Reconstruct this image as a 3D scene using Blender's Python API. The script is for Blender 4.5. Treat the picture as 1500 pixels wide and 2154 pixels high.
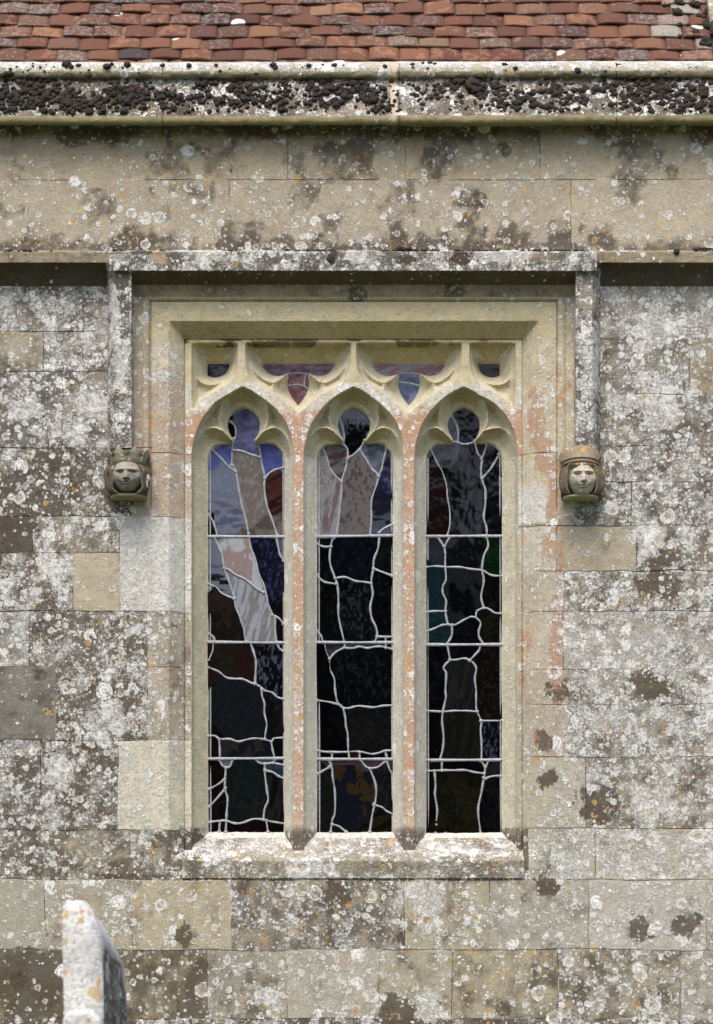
import bpy, math, random
import numpy as np
from mathutils import Vector
random.seed(7); rng = np.random.default_rng(11)
for o in list(bpy.data.objects): bpy.data.objects.remove(o, do_unlink=True)
SC = bpy.context.scene; COL = SC.collection
R = math.radians
# ------------------------------------------------------------ camera, sky, sun
D = 14.0            # camera to wall face (m)
S = 0.0026          # metres per photo pixel on the wall face
CX, CY = 750.0, 1900.0   # optical axis in photo pixels
cam_d = bpy.data.cameras.new('camera'); cam = bpy.data.objects.new('camera', cam_d); COL.objects.link(cam)
cam.location = (0, -D, 0); cam.rotation_euler = (R(90), 0, 0)
cam_d.sensor_fit = 'VERTICAL'; cam_d.sensor_height = 36.0
cam_d.lens = 36.0 * D / (2154 * S)
cam_d.shift_y = (CY - 1077) / 2154.0
cam_d.clip_end = 500
cam_d.dof.use_dof = True; cam_d.dof.focus_distance = D; cam_d.dof.aperture_fstop = 5.6
SC.camera = cam
W = bpy.data.worlds.new('World'); SC.world = W; W.use_nodes = True
wn = W.node_tree; bg = wn.nodes['Background']
sky = wn.nodes.new('ShaderNodeTexSky'); sky.sky_type = 'NISHITA'; sky.sun_disc = False
SUN_EL, SUN_AZ = R(60), R(-14)       # azimuth from the camera's side of the wall, negative = left
sky.sun_elevation = SUN_EL; sky.sun_rotation = R(180) + R(14)
sky.air_density = 1.0; sky.dust_density = 4.0; sky.ozone_density = 0.6
wn.links.new(sky.outputs[0], bg.inputs[0]); bg.inputs[1].default_value = 0.14
sd = bpy.data.lights.new('sun', 'SUN'); sun = bpy.data.objects.new('sun', sd); COL.objects.link(sun)
sd.energy = 1.75; sd.angle = R(32); sd.color = (1.0, 0.945, 0.86)
sv = Vector((math.sin(SUN_AZ) * math.cos(SUN_EL), -math.cos(SUN_AZ) * math.cos(SUN_EL), math.sin(SUN_EL)))
sun.rotation_euler = sv.to_track_quat('Z', 'Y').to_euler()
SC.view_settings.view_transform = 'Standard'; SC.view_settings.look = 'None'
SC.view_settings.exposure = 0.66; SC.view_settings.gamma = 1.0
SC.render.engine = 'CYCLES'

# ------------------------------------------------------------ helpers
def U(px, py, y=0.0):
    """photo pixel + depth -> world point (real unprojection)"""
    k = (D + y) / D
    return ((px - CX) * S * k, y, (CY - py) * S * k)
def qq(pts, y):
    k = (D + y) / D
    a = np.array(pts, float)
    return np.stack([CX + (a[:, 0] - CX) * k, CY - (CY - a[:, 1]) * k], 1)
def qx(px, y): return CX + (px - CX) * (D + y) / D
def qy(py, y): return CY - (CY - py) * (D + y) / D

def tag(o, label=None, cat=None, group=None, kind=None):
    if label: o['label'] = label
    if cat: o['category'] = cat
    if group: o['group'] = group
    if kind: o['kind'] = kind
    return o
def mesh_obj(name, V, F, mat=None, parent=None, smooth=False, base=None, mask=None, flip=False):
    me = bpy.data.meshes.new(name)
    V = np.asarray(V, np.float32)
    if isinstance(F, np.ndarray):
        if flip: F = F[:, ::-1]
        n, k = F.shape
        me.vertices.add(len(V)); me.vertices.foreach_set('co', V.ravel())
        me.loops.add(n * k); me.loops.foreach_set('vertex_index', F.astype(np.int32).ravel())
        me.polygons.add(n)
        me.polygons.foreach_set('loop_start', (np.arange(n) * k).astype(np.int32))
        me.polygons.foreach_set('loop_total', np.full(n, k, np.int32))
        me.update(calc_edges=True)
    else:
        me.from_pydata([tuple(map(float, v)) for v in V], [], [tuple(map(int, f)) for f in F]); me.update()
    nv = len(V)
    for nm, arr in (('base', base), ('mask', mask)):
        if arr is None: continue
        a = np.asarray(arr, np.float32)
        if a.ndim == 1: a = np.tile(a, (nv, 1))
        if a.shape[1] == 3: a = np.concatenate([a, np.ones((nv, 1), np.float32)], 1)
        at = me.color_attributes.new(nm, 'FLOAT_COLOR', 'POINT'); at.data.foreach_set('color', a.ravel())
    if smooth: me.polygons.foreach_set('use_smooth', np.ones(len(me.polygons), bool))
    if mat: me.materials.append(mat)
    o = bpy.data.objects.new(name, me); COL.objects.link(o)
    if parent: o.parent = parent
    return o
def empty(name, loc=(0, 0, 0)):
    o = bpy.data.objects.new(name, None); o.location = loc; COL.objects.link(o); return o

# value noise in numpy
def _h(ix, iy, s):
    n = (ix.astype(np.int64) * 374761393 + iy.astype(np.int64) * 668265263 + s * 1442695041) & 0xffffffff
    n = ((n ^ (n >> 13)) * 1274126177) & 0xffffffff
    n = n ^ (n >> 16)
    return (n & 0xffffff) / float(0xffffff)
def vnoise(x, y, s=0):
    x = np.asarray(x, float); y = np.asarray(y, float)
    ix, iy = np.floor(x), np.floor(y); fx, fy = x - ix, y - iy
    fx = fx * fx * (3 - 2 * fx); fy = fy * fy * (3 - 2 * fy)
    a = _h(ix, iy, s); b = _h(ix + 1, iy, s); c = _h(ix, iy + 1, s); d = _h(ix + 1, iy + 1, s)
    return (a * (1 - fx) + b * fx) * (1 - fy) + (c * (1 - fx) + d * fx) * fy
def fbm(x, y, scale, s=0, oc=4, ax=1.0):
    v = 0; amp = 0.5; t = 0; f = 1.0 / scale
    for i in range(oc):
        v = v + amp * vnoise(x * f * ax, y * f, s + i * 17); t += amp; amp *= .55; f *= 2.03
    return v / t
def sstep(a, b, x):
    t = np.clip((x - a) / (b - a), 0, 1); return t * t * (3 - 2 * t)
def lerp(a, b, t): return a + (b - a) * t

# ------------------------------------------------------------ materials
class NT:
    def __init__(s, name):
        s.m = bpy.data.materials.new(name); s.m.use_nodes = True; s.t = s.m.node_tree
        s.b = s.t.nodes['Principled BSDF']
    def put(s, sock, v):
        if hasattr(v, 'node'): s.t.links.new(v, sock)
        elif v is not None: sock.default_value = v
    def math(s, op, a, b=None, c=None, clamp=False):
        n = s.t.nodes.new('ShaderNodeMath'); n.operation = op; n.use_clamp = clamp
        s.put(n.inputs[0], a)
        if b is not None: s.put(n.inputs[1], b)
        if c is not None: s.put(n.inputs[2], c)
        return n.outputs[0]
    def vm(s, op, a, b=None, scale=None):
        n = s.t.nodes.new('ShaderNodeVectorMath'); n.operation = op
        s.put(n.inputs[0], a)
        if b is not None: s.put(n.inputs[1], b)
        if scale is not None: s.put(n.inputs['Scale'], scale)
        return n.outputs[0]
    def pos(s):
        return s.t.nodes.new('ShaderNodeNewGeometry').outputs['Position']
    def attr(s, nm):
        n = s.t.nodes.new('ShaderNodeAttribute'); n.attribute_name = nm; return n
    def sep(s, c):
        n = s.t.nodes.new('ShaderNodeSeparateColor'); s.put(n.inputs[0], c); return n.outputs
    def noise(s, v, sc, det=4, rough=.6, col=False):
        n = s.t.nodes.new('ShaderNodeTexNoise'); s.put(n.inputs['Vector'], v)
        n.inputs['Scale'].default_value = sc; n.inputs['Detail'].default_value = det; n.inputs['Roughness'].default_value = rough
        return n.outputs['Color'] if col else n.outputs[0]
    def vor(s, v, sc, feat='F1'):
        n = s.t.nodes.new('ShaderNodeTexVoronoi'); n.feature = feat; s.put(n.inputs['Vector'], v)
        n.inputs['Scale'].default_value = sc; return n
    def ss(s, x, a, b):
        n = s.t.nodes.new('ShaderNodeMapRange'); n.interpolation_type = 'SMOOTHSTEP'
        s.put(n.inputs[0], x); s.put(n.inputs[1], a); s.put(n.inputs[2], b); return n.outputs[0]
    def lin(s, x, a, b, c, d):
        n = s.t.nodes.new('ShaderNodeMapRange'); s.put(n.inputs[0], x)
        for i, v in enumerate((a, b, c, d)): s.put(n.inputs[1 + i], v)
        return n.outputs[0]
    def mix(s, f, a, b, mode='MIX'):
        n = s.t.nodes.new('ShaderNodeMix'); n.data_type = 'RGBA'; n.blend_type = mode
        s.put(n.inputs[0], f)
        s.put(n.inputs[6], a if hasattr(a, 'node') else (*a, 1)); s.put(n.inputs[7], b if hasattr(b, 'node') else (*b, 1))
        return n.outputs[2]
    def bump(s, h, dist, strength=1.0):
        n = s.t.nodes.new('ShaderNodeBump'); s.put(n.inputs['Height'], h)
        n.inputs['Distance'].default_value = dist; n.inputs['Strength'].default_value = strength
        s.t.links.new(n.outputs[0], s.b.inputs['Normal'])

def disc(t, v, sc, off, dens, rmin, rmax, soft=.05):
    """irregular round lichen thalli: returns mask, radial position, random value"""
    vo = t.vor(t.vm('ADD', v, off), sc)
    c = t.sep(vo.outputs['Color'])
    rad = t.lin(t.math('POWER', c[1], 1.3), 0, 1, rmin, rmax)
    e = t.math('DIVIDE', t.math('SUBTRACT', rad, vo.outputs['Distance']), soft, clamp=True)
    pres = t.math('LESS_THAN', c[0], dens)
    return t.math('MULTIPLY', e, pres), t.math('DIVIDE', vo.outputs['Distance'], rad), c[2]

def stone_material(name, bump=1.0, grain=1.0, disc_scale=1.0, big_orange=False):
    t = NT(name)
    P = t.pos(); A = t.attr('base'); M = t.attr('mask'); mk = t.sep(M.outputs['Color'])
    warp = t.vm('ADD', P, t.vm('SCALE', t.vm('SUBTRACT', t.noise(P, 40, 4, .7, True), (.5, .5, .5)), scale=.026))
    warp = t.vm('ADD', warp, t.vm('SCALE', t.vm('SUBTRACT', t.noise(P, 150, 2, .6, True), (.5, .5, .5)), scale=.0075))
    n4 = t.noise(warp, 52, 8, .86)
    n1 = t.noise(P, 3.1, 8, .66); n2 = t.noise(P, 14, 6, .7); n3 = t.noise(P, 120, 4, .75)
    bed = t.noise(t.vm('MULTIPLY', P, (9, 9, 75)), 3.0, 3, .6)
    # weathered body colour
    g = t.lin(n3, .3, .7, .72, 1.2)
    g = t.math('MULTIPLY', g, t.lin(bed, .3, .7, .90, 1.08))
    g = t.math('MULTIPLY', g, t.lin(n2, .3, .7, .80, 1.16))
    col = t.mix(1.0, A.outputs['Color'], t.t.nodes.new('ShaderNodeCombineColor').outputs[0], 'MULTIPLY')
    cc = col.node.inputs[7].links[0].from_node
    for i in range(3): t.t.links.new(g, cc.inputs[i])
    # brown-black grime
    dk = t.math('ADD', t.math('MULTIPLY', n1, .36), t.math('MULTIPLY', n2, .36)); dk = t.math('ADD', dk, t.math('MULTIPLY', t.math('SUBTRACT', 1.0, n4), .28))
    dk = t.math('ADD', dk, t.lin(mk[1], 0, 1, -.28, .22))
    dkf = t.ss(dk, .42, .61)
    dcol = t.mix(t.ss(t.noise(P, 7, 3), .4, .6), (.060, .042, .027), (.078, .070, .062))
    dcol = t.mix(t.ss(n3, .45, .9), dcol, (.24, .195, .135))
    col = t.mix(t.math('MULTIPLY', dkf, .86), col, dcol)
    # red algae bloom
    rd = t.ss(t.math('ADD', t.math('ADD', t.math('MULTIPLY', t.noise(t.vm('ADD', P, (3, 1, 7)), 26, 7, .82), .5), t.math('MULTIPLY', n4, .5)), t.lin(mk[2], 0, 1, -.26, .095)), .50, .57)
    col = t.mix(t.math('MULTIPLY', rd, .72), col, t.mix(n3, (.34, .13, .075), (.56, .36, .24)))
    # white crustose lichen, four sizes
    clump = t.lin(t.noise(P, 7.5, 6, .70), .33, .67, .15, 1.6)
    dens = t.math('MULTIPLY', mk[0], clump)
    specs = [(13, (0, 0, 0), .30, .25, .66, .05), (27, (5.3, 2.1, 3.3), .62, .26, .72, .09), (58, (1.7, 8.2, 4.4), .74, .28, .76, .14)]
    cr = t.ss(t.math('ADD', n4, t.lin(dens, 0, 1.5, -.15, .030)), .512, .540)
    col = t.mix(t.math('MULTIPLY', cr, .88), col, t.mix(t.ss(n3, .36, .58), (.48, .45, .39), (.92, .915, .885)))
    white = None; hgt = t.math('MULTIPLY', cr, .6)
    for i, (sc, off, dm, r0, r1, sf) in enumerate(specs):
        d = t.math('MULTIPLY', dens, dm)
        m_, rr, rnd = disc(t, warp, sc * disc_scale, off, d, r0, r1, sf)
        rim = t.ss(rr, .30, .72)
        hollow = t.math('MULTIPLY', t.math('SUBTRACT', 1.0, rim), t.math('GREATER_THAN', rnd, .38))
        brk = t.ss(t.noise(warp, sc * 3.6, 4, .75), .36, .46)
        if i < 2:
            zone = t.math('SINE', t.math('ADD', t.math('MULTIPLY', rr, 17.0 - 3 * i), t.math('MULTIPLY', rnd, 9.0)))
            brk = t.math('MULTIPLY', brk, t.lin(zone, -1, -.4, .55, 1.0))
        m2 = t.math('MULTIPLY', m_, brk)
        m2 = t.math('MULTIPLY', m2, t.math('SUBTRACT', 1.0, t.math('MULTIPLY', hollow, .72)))
        wc = t.mix(t.lin(rnd, 0, 1, 0, 1), (.92, .92, .90), (.70, .68, .63))
        wc = t.mix(t.math('MULTIPLY', t.ss(n3, .5, .8), .40), wc, (.36, .35, .32))
        col = t.mix(t.math('MULTIPLY', m2, .95), col, wc)
        hgt = m2 if hgt is None else t.math('MAXIMUM', hgt, m2)
    # fine white dust where lichen is dense
    dust = t.ss(t.math('ADD', t.noise(P, 170, 4, .8), t.lin(dens, 0, 1.2, -.17, .05)), .53, .57)
    col = t.mix(t.math('MULTIPLY', dust, .7), col, (.76, .76, .74))
    spk = t.ss(t.noise(warp, 95, 5, .85), .565, .61)
    col = t.mix(t.math('MULTIPLY', t.math('MULTIPLY', spk, t.math('MINIMUM', t.math('MAXIMUM', mk[1], t.math('MULTIPLY', mk[0], .65)), 1.0)), .80), col, (.085, .07, .052))
    # orange rings and dots
    for sc, off, dm in (((26, (2.2, 7.7, .4), .22), (58, (6.2, 1.1, 9.4), .26)) if not big_orange else ((13, (2.2, 7.7, .4), .30), (40, (6.2, 1.1, 9.4), .2))):
        m_, rr, rnd = disc(t, warp, sc, off, t.math('MULTIPLY', M.outputs['Alpha'], dm), .25, .62, .10)
        ring = t.ss(rr, .45, .75)
        m_ = t.math('MULTIPLY', m_, t.math('MAXIMUM', ring, t.math('LESS_THAN', rnd, .12 if not big_orange else .9)))
        col = t.mix(t.math('MULTIPLY', m_, .8), col, t.mix(rnd, (.58, .30, .05), (.62, .46, .22)))
    # dark brown lichen blots
    m_, rr, rnd = disc(t, warp, 7.5, (4, 4, 1), t.math('MULTIPLY', t.math('MULTIPLY', mk[1], mk[1]), .13), .15, .50, .10)
    m_ = t.math('MULTIPLY', m_, t.ss(t.noise(P, 34, 5, .8), .40, .52))
    col = t.mix(t.math('MULTIPLY', m_, .85), col, (.075, .058, .042))
    t.put(t.b.inputs['Base Color'], col)
    t.b.inputs['Roughness'].default_value = .93
    t.b.inputs['Specular IOR Level'].default_value = .15
    h = t.math('ADD', t.math('MULTIPLY', hgt, .55), t.math('MULTIPLY', n3, .55 * grain))
    h = t.math('ADD', h, t.math('MULTIPLY', n2, .9))
    h = t.math('ADD', h, t.math('MULTIPLY', bed, .35))
    t.bump(h, .0075 * bump)
    return t.m
M_STONE = stone_material('lichened_limestone')
M_CARVED = stone_material('carved_limestone', bump=.5, grain=.6)

def tile_material():
    t = NT('clay_roof_tile'); P = t.pos(); A = t.attr('base'); mk = t.sep(t.attr('mask').outputs['Color'])
    warp = t.vm('ADD', P, t.vm('SCALE', t.vm('SUBTRACT', t.noise(P, 40, 3, .65, True), (.5, .5, .5)), scale=.02))
    n = t.noise(P, 9, 6, .7); n3 = t.noise(P, 110, 4, .8)
    col = t.mix(1.0, A.outputs['Color'], t.mix(n3, (.55, .55, .55), (1.4, 1.35, 1.3)), 'MULTIPLY')
    gl = t.ss(t.math('ADD', t.noise(warp, 38, 6, .80), t.lin(mk[0], 0, 1, -.2, .10)), .49, .58)
    col = t.mix(t.math('MULTIPLY', gl, .62), col, t.mix(t.ss(n3, .4, .6), (.085, .078, .075), (.36, .35, .34)))
    og = t.ss(t.math('ADD', t.noise(warp, 19, 4, .7), t.lin(mk[1], 0, 1, -.2, .1)), .52, .60)
    col = t.mix(t.math('MULTIPLY', og, .35), col, (.42, .22, .13))
    m_, rr, rnd = disc(t, warp, 9, (2, 2, 2), t.math('MULTIPLY', mk[2], .25), .15, .45, .05)
    col = t.mix(t.math('MULTIPLY', m_, .92), col, (.76, .76, .73))
    t.put(t.b.inputs['Base Color'], col); t.b.inputs['Roughness'].default_value = .85
    t.b.inputs['Specular IOR Level'].default_value = .25
    t.bump(t.math('ADD', n3, t.math('MULTIPLY', gl, .6)), .003)
    return t.m
M_TILE = tile_material()

def moss_material():
    t = NT('dark_moss'); P = t.pos(); n3 = t.noise(P, 260, 3, .8); n = t.noise(P, 6, 3)
    col = t.mix(t.ss(n, .4, .65), (.070, .063, .060), (.082, .058, .048))
    col = t.mix(t.ss(n3, .48, .78), col, (.19, .17, .155))
    t.put(t.b.inputs['Base Color'], col); t.b.inputs['Roughness'].default_value = 1; t.b.inputs['Specular IOR Level'].default_value = .05
    t.bump(n3, .014); return t.m
M_MOSS = moss_material()

def glass_material():
    t = NT('stained_glass'); P = t.pos(); A = t.attr('base')
    t.put(t.b.inputs['Base Color'], A.outputs['Color'])
    t.b.inputs['Roughness'].default_value = .06; t.b.inputs['Specular IOR Level'].default_value = .30
    h = t.noise(P, 9, 2, .5)
    t.bump(h, .003); return t.m
M_GLASS = glass_material()
def lead_material():
    t = NT('weathered_lead'); P = t.pos(); n = t.noise(P, 60, 4, .7); n3 = t.noise(P, 400, 2, .6)
    col = t.mix(t.ss(n, .3, .7), (.20, .215, .25), (.40, .415, .45))
    col = t.mix(t.ss(n3, .6, .75), col, (.55, .54, .50))
    t.put(t.b.inputs['Base Color'], col); t.b.inputs['Roughness'].default_value = .6
    t.b.inputs['Metallic'].default_value = .15; t.bump(n3, .001); return t.m
M_LEAD = lead_material()
def simple(name, c1, c2, sc, rough=.9, bd=.01):
    t = NT(name); P = t.pos(); n = t.noise(P, sc, 5, .7)
    t.put(t.b.inputs['Base Color'], t.mix(t.ss(n, .35, .65), c1, c2)); t.b.inputs['Roughness'].default_value = rough
    t.bump(n, bd); return t.m
M_GRASS = simple('mown_grass', (.045, .060, .022), (.085, .10, .04), 6, 1, .03)
M_LEAF = simple('tree_leaves', (.02, .035, .012), (.045, .065, .02), 1.2, .9, .02)
# ------------------------------------------------------------ ground and what the glass mirrors
GZ = -1.62
def ground():
    xs = np.concatenate([np.linspace(-200, -8, 12), np.linspace(-7, 7, 29), np.linspace(8, 200, 12)])
    ys = np.concatenate([np.linspace(-300, -20, 12), np.linspace(-19, 12, 63)])
    X, Y = np.meshgrid(xs, ys); Z = GZ + 0.05 * (fbm(X, Y, 3.0, 5) - .5) * (np.abs(Y) > 1)
    V = np.stack([X.ravel(), Y.ravel(), Z.ravel()], 1); n, m = X.shape
    i = np.arange(n - 1)[:, None] * m + np.arange(m - 1)[None]; i = i.ravel()
    o = mesh_obj('ground', V, np.stack([i, i + 1, i + m + 1, i + m], 1), M_GRASS, smooth=True)
    tag(o, 'mown churchyard grass at the foot of the wall', kind='structure')
ground()
def wood():
    V = []; F = []
    r = np.random.default_rng(3)
    def quad(c, s):
        a = r.normal(size=3); a /= np.linalg.norm(a); b = np.cross(a, r.normal(size=3)); b /= np.linalg.norm(b)
        k = len(V)
        for u, v in ((-1, -.5), (1, -.5), (1, .5), (-1, .5)): V.append(c + s * (a * u + b * v))
        F.append((k, k + 1, k + 2, k + 3))
    for t in range(34):
        cx = -42 + t * 2.6 + r.uniform(-1, 1); cy = -44 + r.uniform(-4, 3); hh = r.uniform(10.5, 12.8) + 1.0 * math.sin(t * .9); rad = r.uniform(2.2, 3.2)
        if t == 20: hh += 2.5
        for k in range(620):
            d = r.normal(size=3); d /= np.linalg.norm(d); d *= r.uniform(.55, 1.0) ** .5
            c = np.array([cx + d[0] * rad, cy + d[1] * rad, GZ + hh * .55 + d[2] * hh * .47])
            quad(c, r.uniform(.25, .55))
    o = mesh_obj('far_wood', np.array(V), np.array(F), M_LEAF)
    tag(o, 'dark belt of trees across the churchyard, mirrored in the window glass', 'wood', kind='stuff')
wood()

church = empty('church', (0, 0, GZ))
tag(church, 'old stone church wall with a three light traceried window under a red tiled roof', 'church')
church_inv = Vector((0, 0, -GZ))
def P(o, parent=church):
    """parent while keeping the world position"""
    o.parent = parent
    if parent is church: o.location = church_inv
    return o

# ------------------------------------------------------------ the wall as carved relief
FY, MY, GY = 0.080, 0.130, 0.225      # tracery face, cusp face, glass
def crom(pts, closed=True, n=5):
    """smooth a polyline; points with a third value are sharp corners"""
    out = []; N_ = len(pts)
    for i in range(N_ if closed else N_ - 1):
        p1, p2 = pts[i], pts[(i + 1) % N_]
        p0 = pts[(i - 1) % N_] if (closed or i > 0) else p1
        p3 = pts[(i + 2) % N_] if (closed or i + 2 < N_) else p2
        if len(p1) > 2: p0 = p1
        if len(p2) > 2: p3 = p2
        for k in range(n):
            t = k / n
            out.append(tuple(0.5 * ((2 * p1[j]) + (-p0[j] + p2[j]) * t + (2 * p0[j] - 5 * p1[j] + 4 * p2[j] - p3[j]) * t * t + (-p0[j] + 3 * p1[j] - 3 * p2[j] + p3[j]) * t ** 3) for j in (0, 1)))
    if not closed: out.append(tuple(pts[-1][:2]))
    return out
def mirror(pts, c):
    return pts + [((2 * c - p[0], p[1]) if len(p) == 2 else (2 * c - p[0], p[1], 1)) for p in reversed(pts) if abs(p[0] - c) > .01]
def shift(pts, dx): return [(p[0] + dx, p[1]) + tuple(p[2:]) for p in pts]

def lancet(cx, xl, xr, gl, gr):
    s = cx - 512.5
    hl = cx - xl; hr = xr - cx
    def side(pts):          # pts: left half offsets from centre, scaled to reach the side
        return pts
    L1 = [(xl, 1870, 1), (xl, 960, 1), (xl + 2, 940), (xl + 8, 915), (xl + 18, 889), (xl + 34, 865), (xl + 53, 844), (cx - 25, 826), (cx, 814, 1)]
    L1r = [(xr, 1870, 1), (xr, 960, 1), (xr - 1, 940), (xr - 6, 912), (xr - 18, 885), (xr - 35, 862), (xr - 58, 842), (cx + 23, 826)]
    L1 = L1 + L1r[::-1]
    h2l = [(xl + 5, 1870, 1), (xl + 5, 962, 1), (xl + 8, 944), (xl + 14, 924), (xl + 23, 909), (xl + 34, 901), (xl + 46, 899), (cx - 45, 905), (cx - 35, 914), (cx - 23.5, 925.5, 1), (cx - 35, 913), (cx - 44, 901), (cx - 50, 886), (cx - 50, 869), (cx - 46, 854), (cx - 37, 841), (cx - 22, 828), (cx, 816.5, 1)]
    h2r = [(xr - 5, 1870, 1), (xr - 5, 962, 1), (xr - 8, 944), (xr - 13, 924), (xr - 22, 909), (xr - 33, 901), (xr - 44, 899), (cx + 47, 905), (cx + 37, 914), (cx + 26, 925.5, 1), (cx + 37, 913), (cx + 46, 901), (cx + 52, 886), (cx + 52, 869), (cx + 48, 854), (cx + 39, 841), (cx + 23, 828)]
    h3l = [(gl, 1870, 1), (gl, 972, 1), (gl + 2, 957), (gl + 8, 948), (gl + 17, 941), (gl + 29, 938), (cx - 24, 937, 1), (cx - 21, 930), (cx - 20.5, 924, 1), (cx - 26, 915), (cx - 30, 903), (cx - 30.5, 892), (cx - 27, 881), (cx - 19, 871), (cx - 9, 864.5), (cx, 861)]
    h3r = [(gr, 1870, 1), (gr, 972, 1), (gr - 2, 957), (gr - 8, 948), (gr - 17, 940), (gr - 29, 936), (cx + 27, 935.5, 1), (cx + 25, 929), (cx + 25.5, 923, 1), (cx + 31, 913), (cx + 33.5, 903), (cx + 33.5, 891), (cx + 30, 880), (cx + 21, 870), (cx + 10, 864)]
    return (qq(crom(L1), FY), qq(crom(h2l + h2r[::-1]), MY), qq(crom(h3l + h3r[::-1]), GY))
LIGHTS = [lancet(511.5, 403, 617, 440.5, 596.5), lancet(743.5, 639, 849, 669, 824.5), lancet(974, 872, 1089, 899, 1053)]
cA1 = [(403, 722, 1), (500.5, 722, 1), (500.5, 748), (499, 770), (494, 788), (484, 803, 1), (473, 811), (442, 829), (423, 843), (411, 862, 1), (404, 845)]
cA2 = [(414, 723.5, 1), (497, 723.5, 1), (495, 745), (493, 762), (488, 780), (478, 796), (464, 805), (447, 809), (430, 807), (419, 800), (414.5, 788), (414, 770)]
cA3 = [(438.5, 768, 1), (482, 768, 1), (477, 781), (469, 789), (455, 793), (444, 792), (438.5, 789, 1)]
hb1 = [(517.5, 722, 1), (517.5, 748), (519, 770), (524, 788), (535, 804, 1), (548, 811), (578, 828), (603, 847), (628.5, 869, 1)]
hb2 = [(521, 723.5, 1), (522.5, 745), (528, 765), (539, 783), (553, 796), (568, 803.5), (582, 803.5), (593, 798), (603, 787, 1), (592, 795), (580, 803), (576, 813), (579, 825), (592, 839), (610, 851), (628.5, 862, 1)]
hb3 = [(554, 768, 1), (558, 775), (566, 784), (577, 789), (590, 790), (605.5, 787, 1), (609, 794), (607, 803), (607.5, 813), (612, 827), (620, 841), (628.5, 852, 1)]
def compB(cx):
    d = cx - 628.5
    f = lambda h: shift(mirror(h, 628.5)[::-1], d)
    return (qq(crom(f(hb1)), FY), qq(crom(f(hb2)), MY), qq(crom(f(hb3)), GY))
M744 = lambda pts: [(1488 - p[0], p[1]) + tuple(p[2:]) for p in pts][::-1]
COMPS = [(qq(crom(cA1), FY), qq(crom(cA2), MY), qq(crom(cA3), GY)), compB(627.5), compB(860.5),
         (qq(crom(M744(cA1)), FY), qq(crom(M744(cA2)), MY), qq(crom(M744(cA3)), GY))]

def sdf(poly, X, Y):
    """positive inside"""
    shp = X.shape; x = X.ravel(); y = Y.ravel(); best = np.full(x.shape, 1e9); ins = np.zeros(x.shape, bool)
    n = len(poly)
    for i in range(n):
        ax, ay = poly[i]; bx, by = poly[(i + 1) % n]; dx, dy = bx - ax, by - ay; L = dx * dx + dy * dy
        if L < 1e-9: continue
        t = np.clip(((x - ax) * dx + (y - ay) * dy) / L, 0, 1)
        d = (x - ax - t * dx) ** 2 + (y - ay - t * dy) ** 2
        np.minimum(best, d, out=best)
        c = ((ay > y) != (by > y))
        if dy != 0: ins ^= c & (x < dx * (y - ay) / dy + ax)
    d = np.sqrt(best); return np.where(ins, d, -d).reshape(shp)

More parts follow.
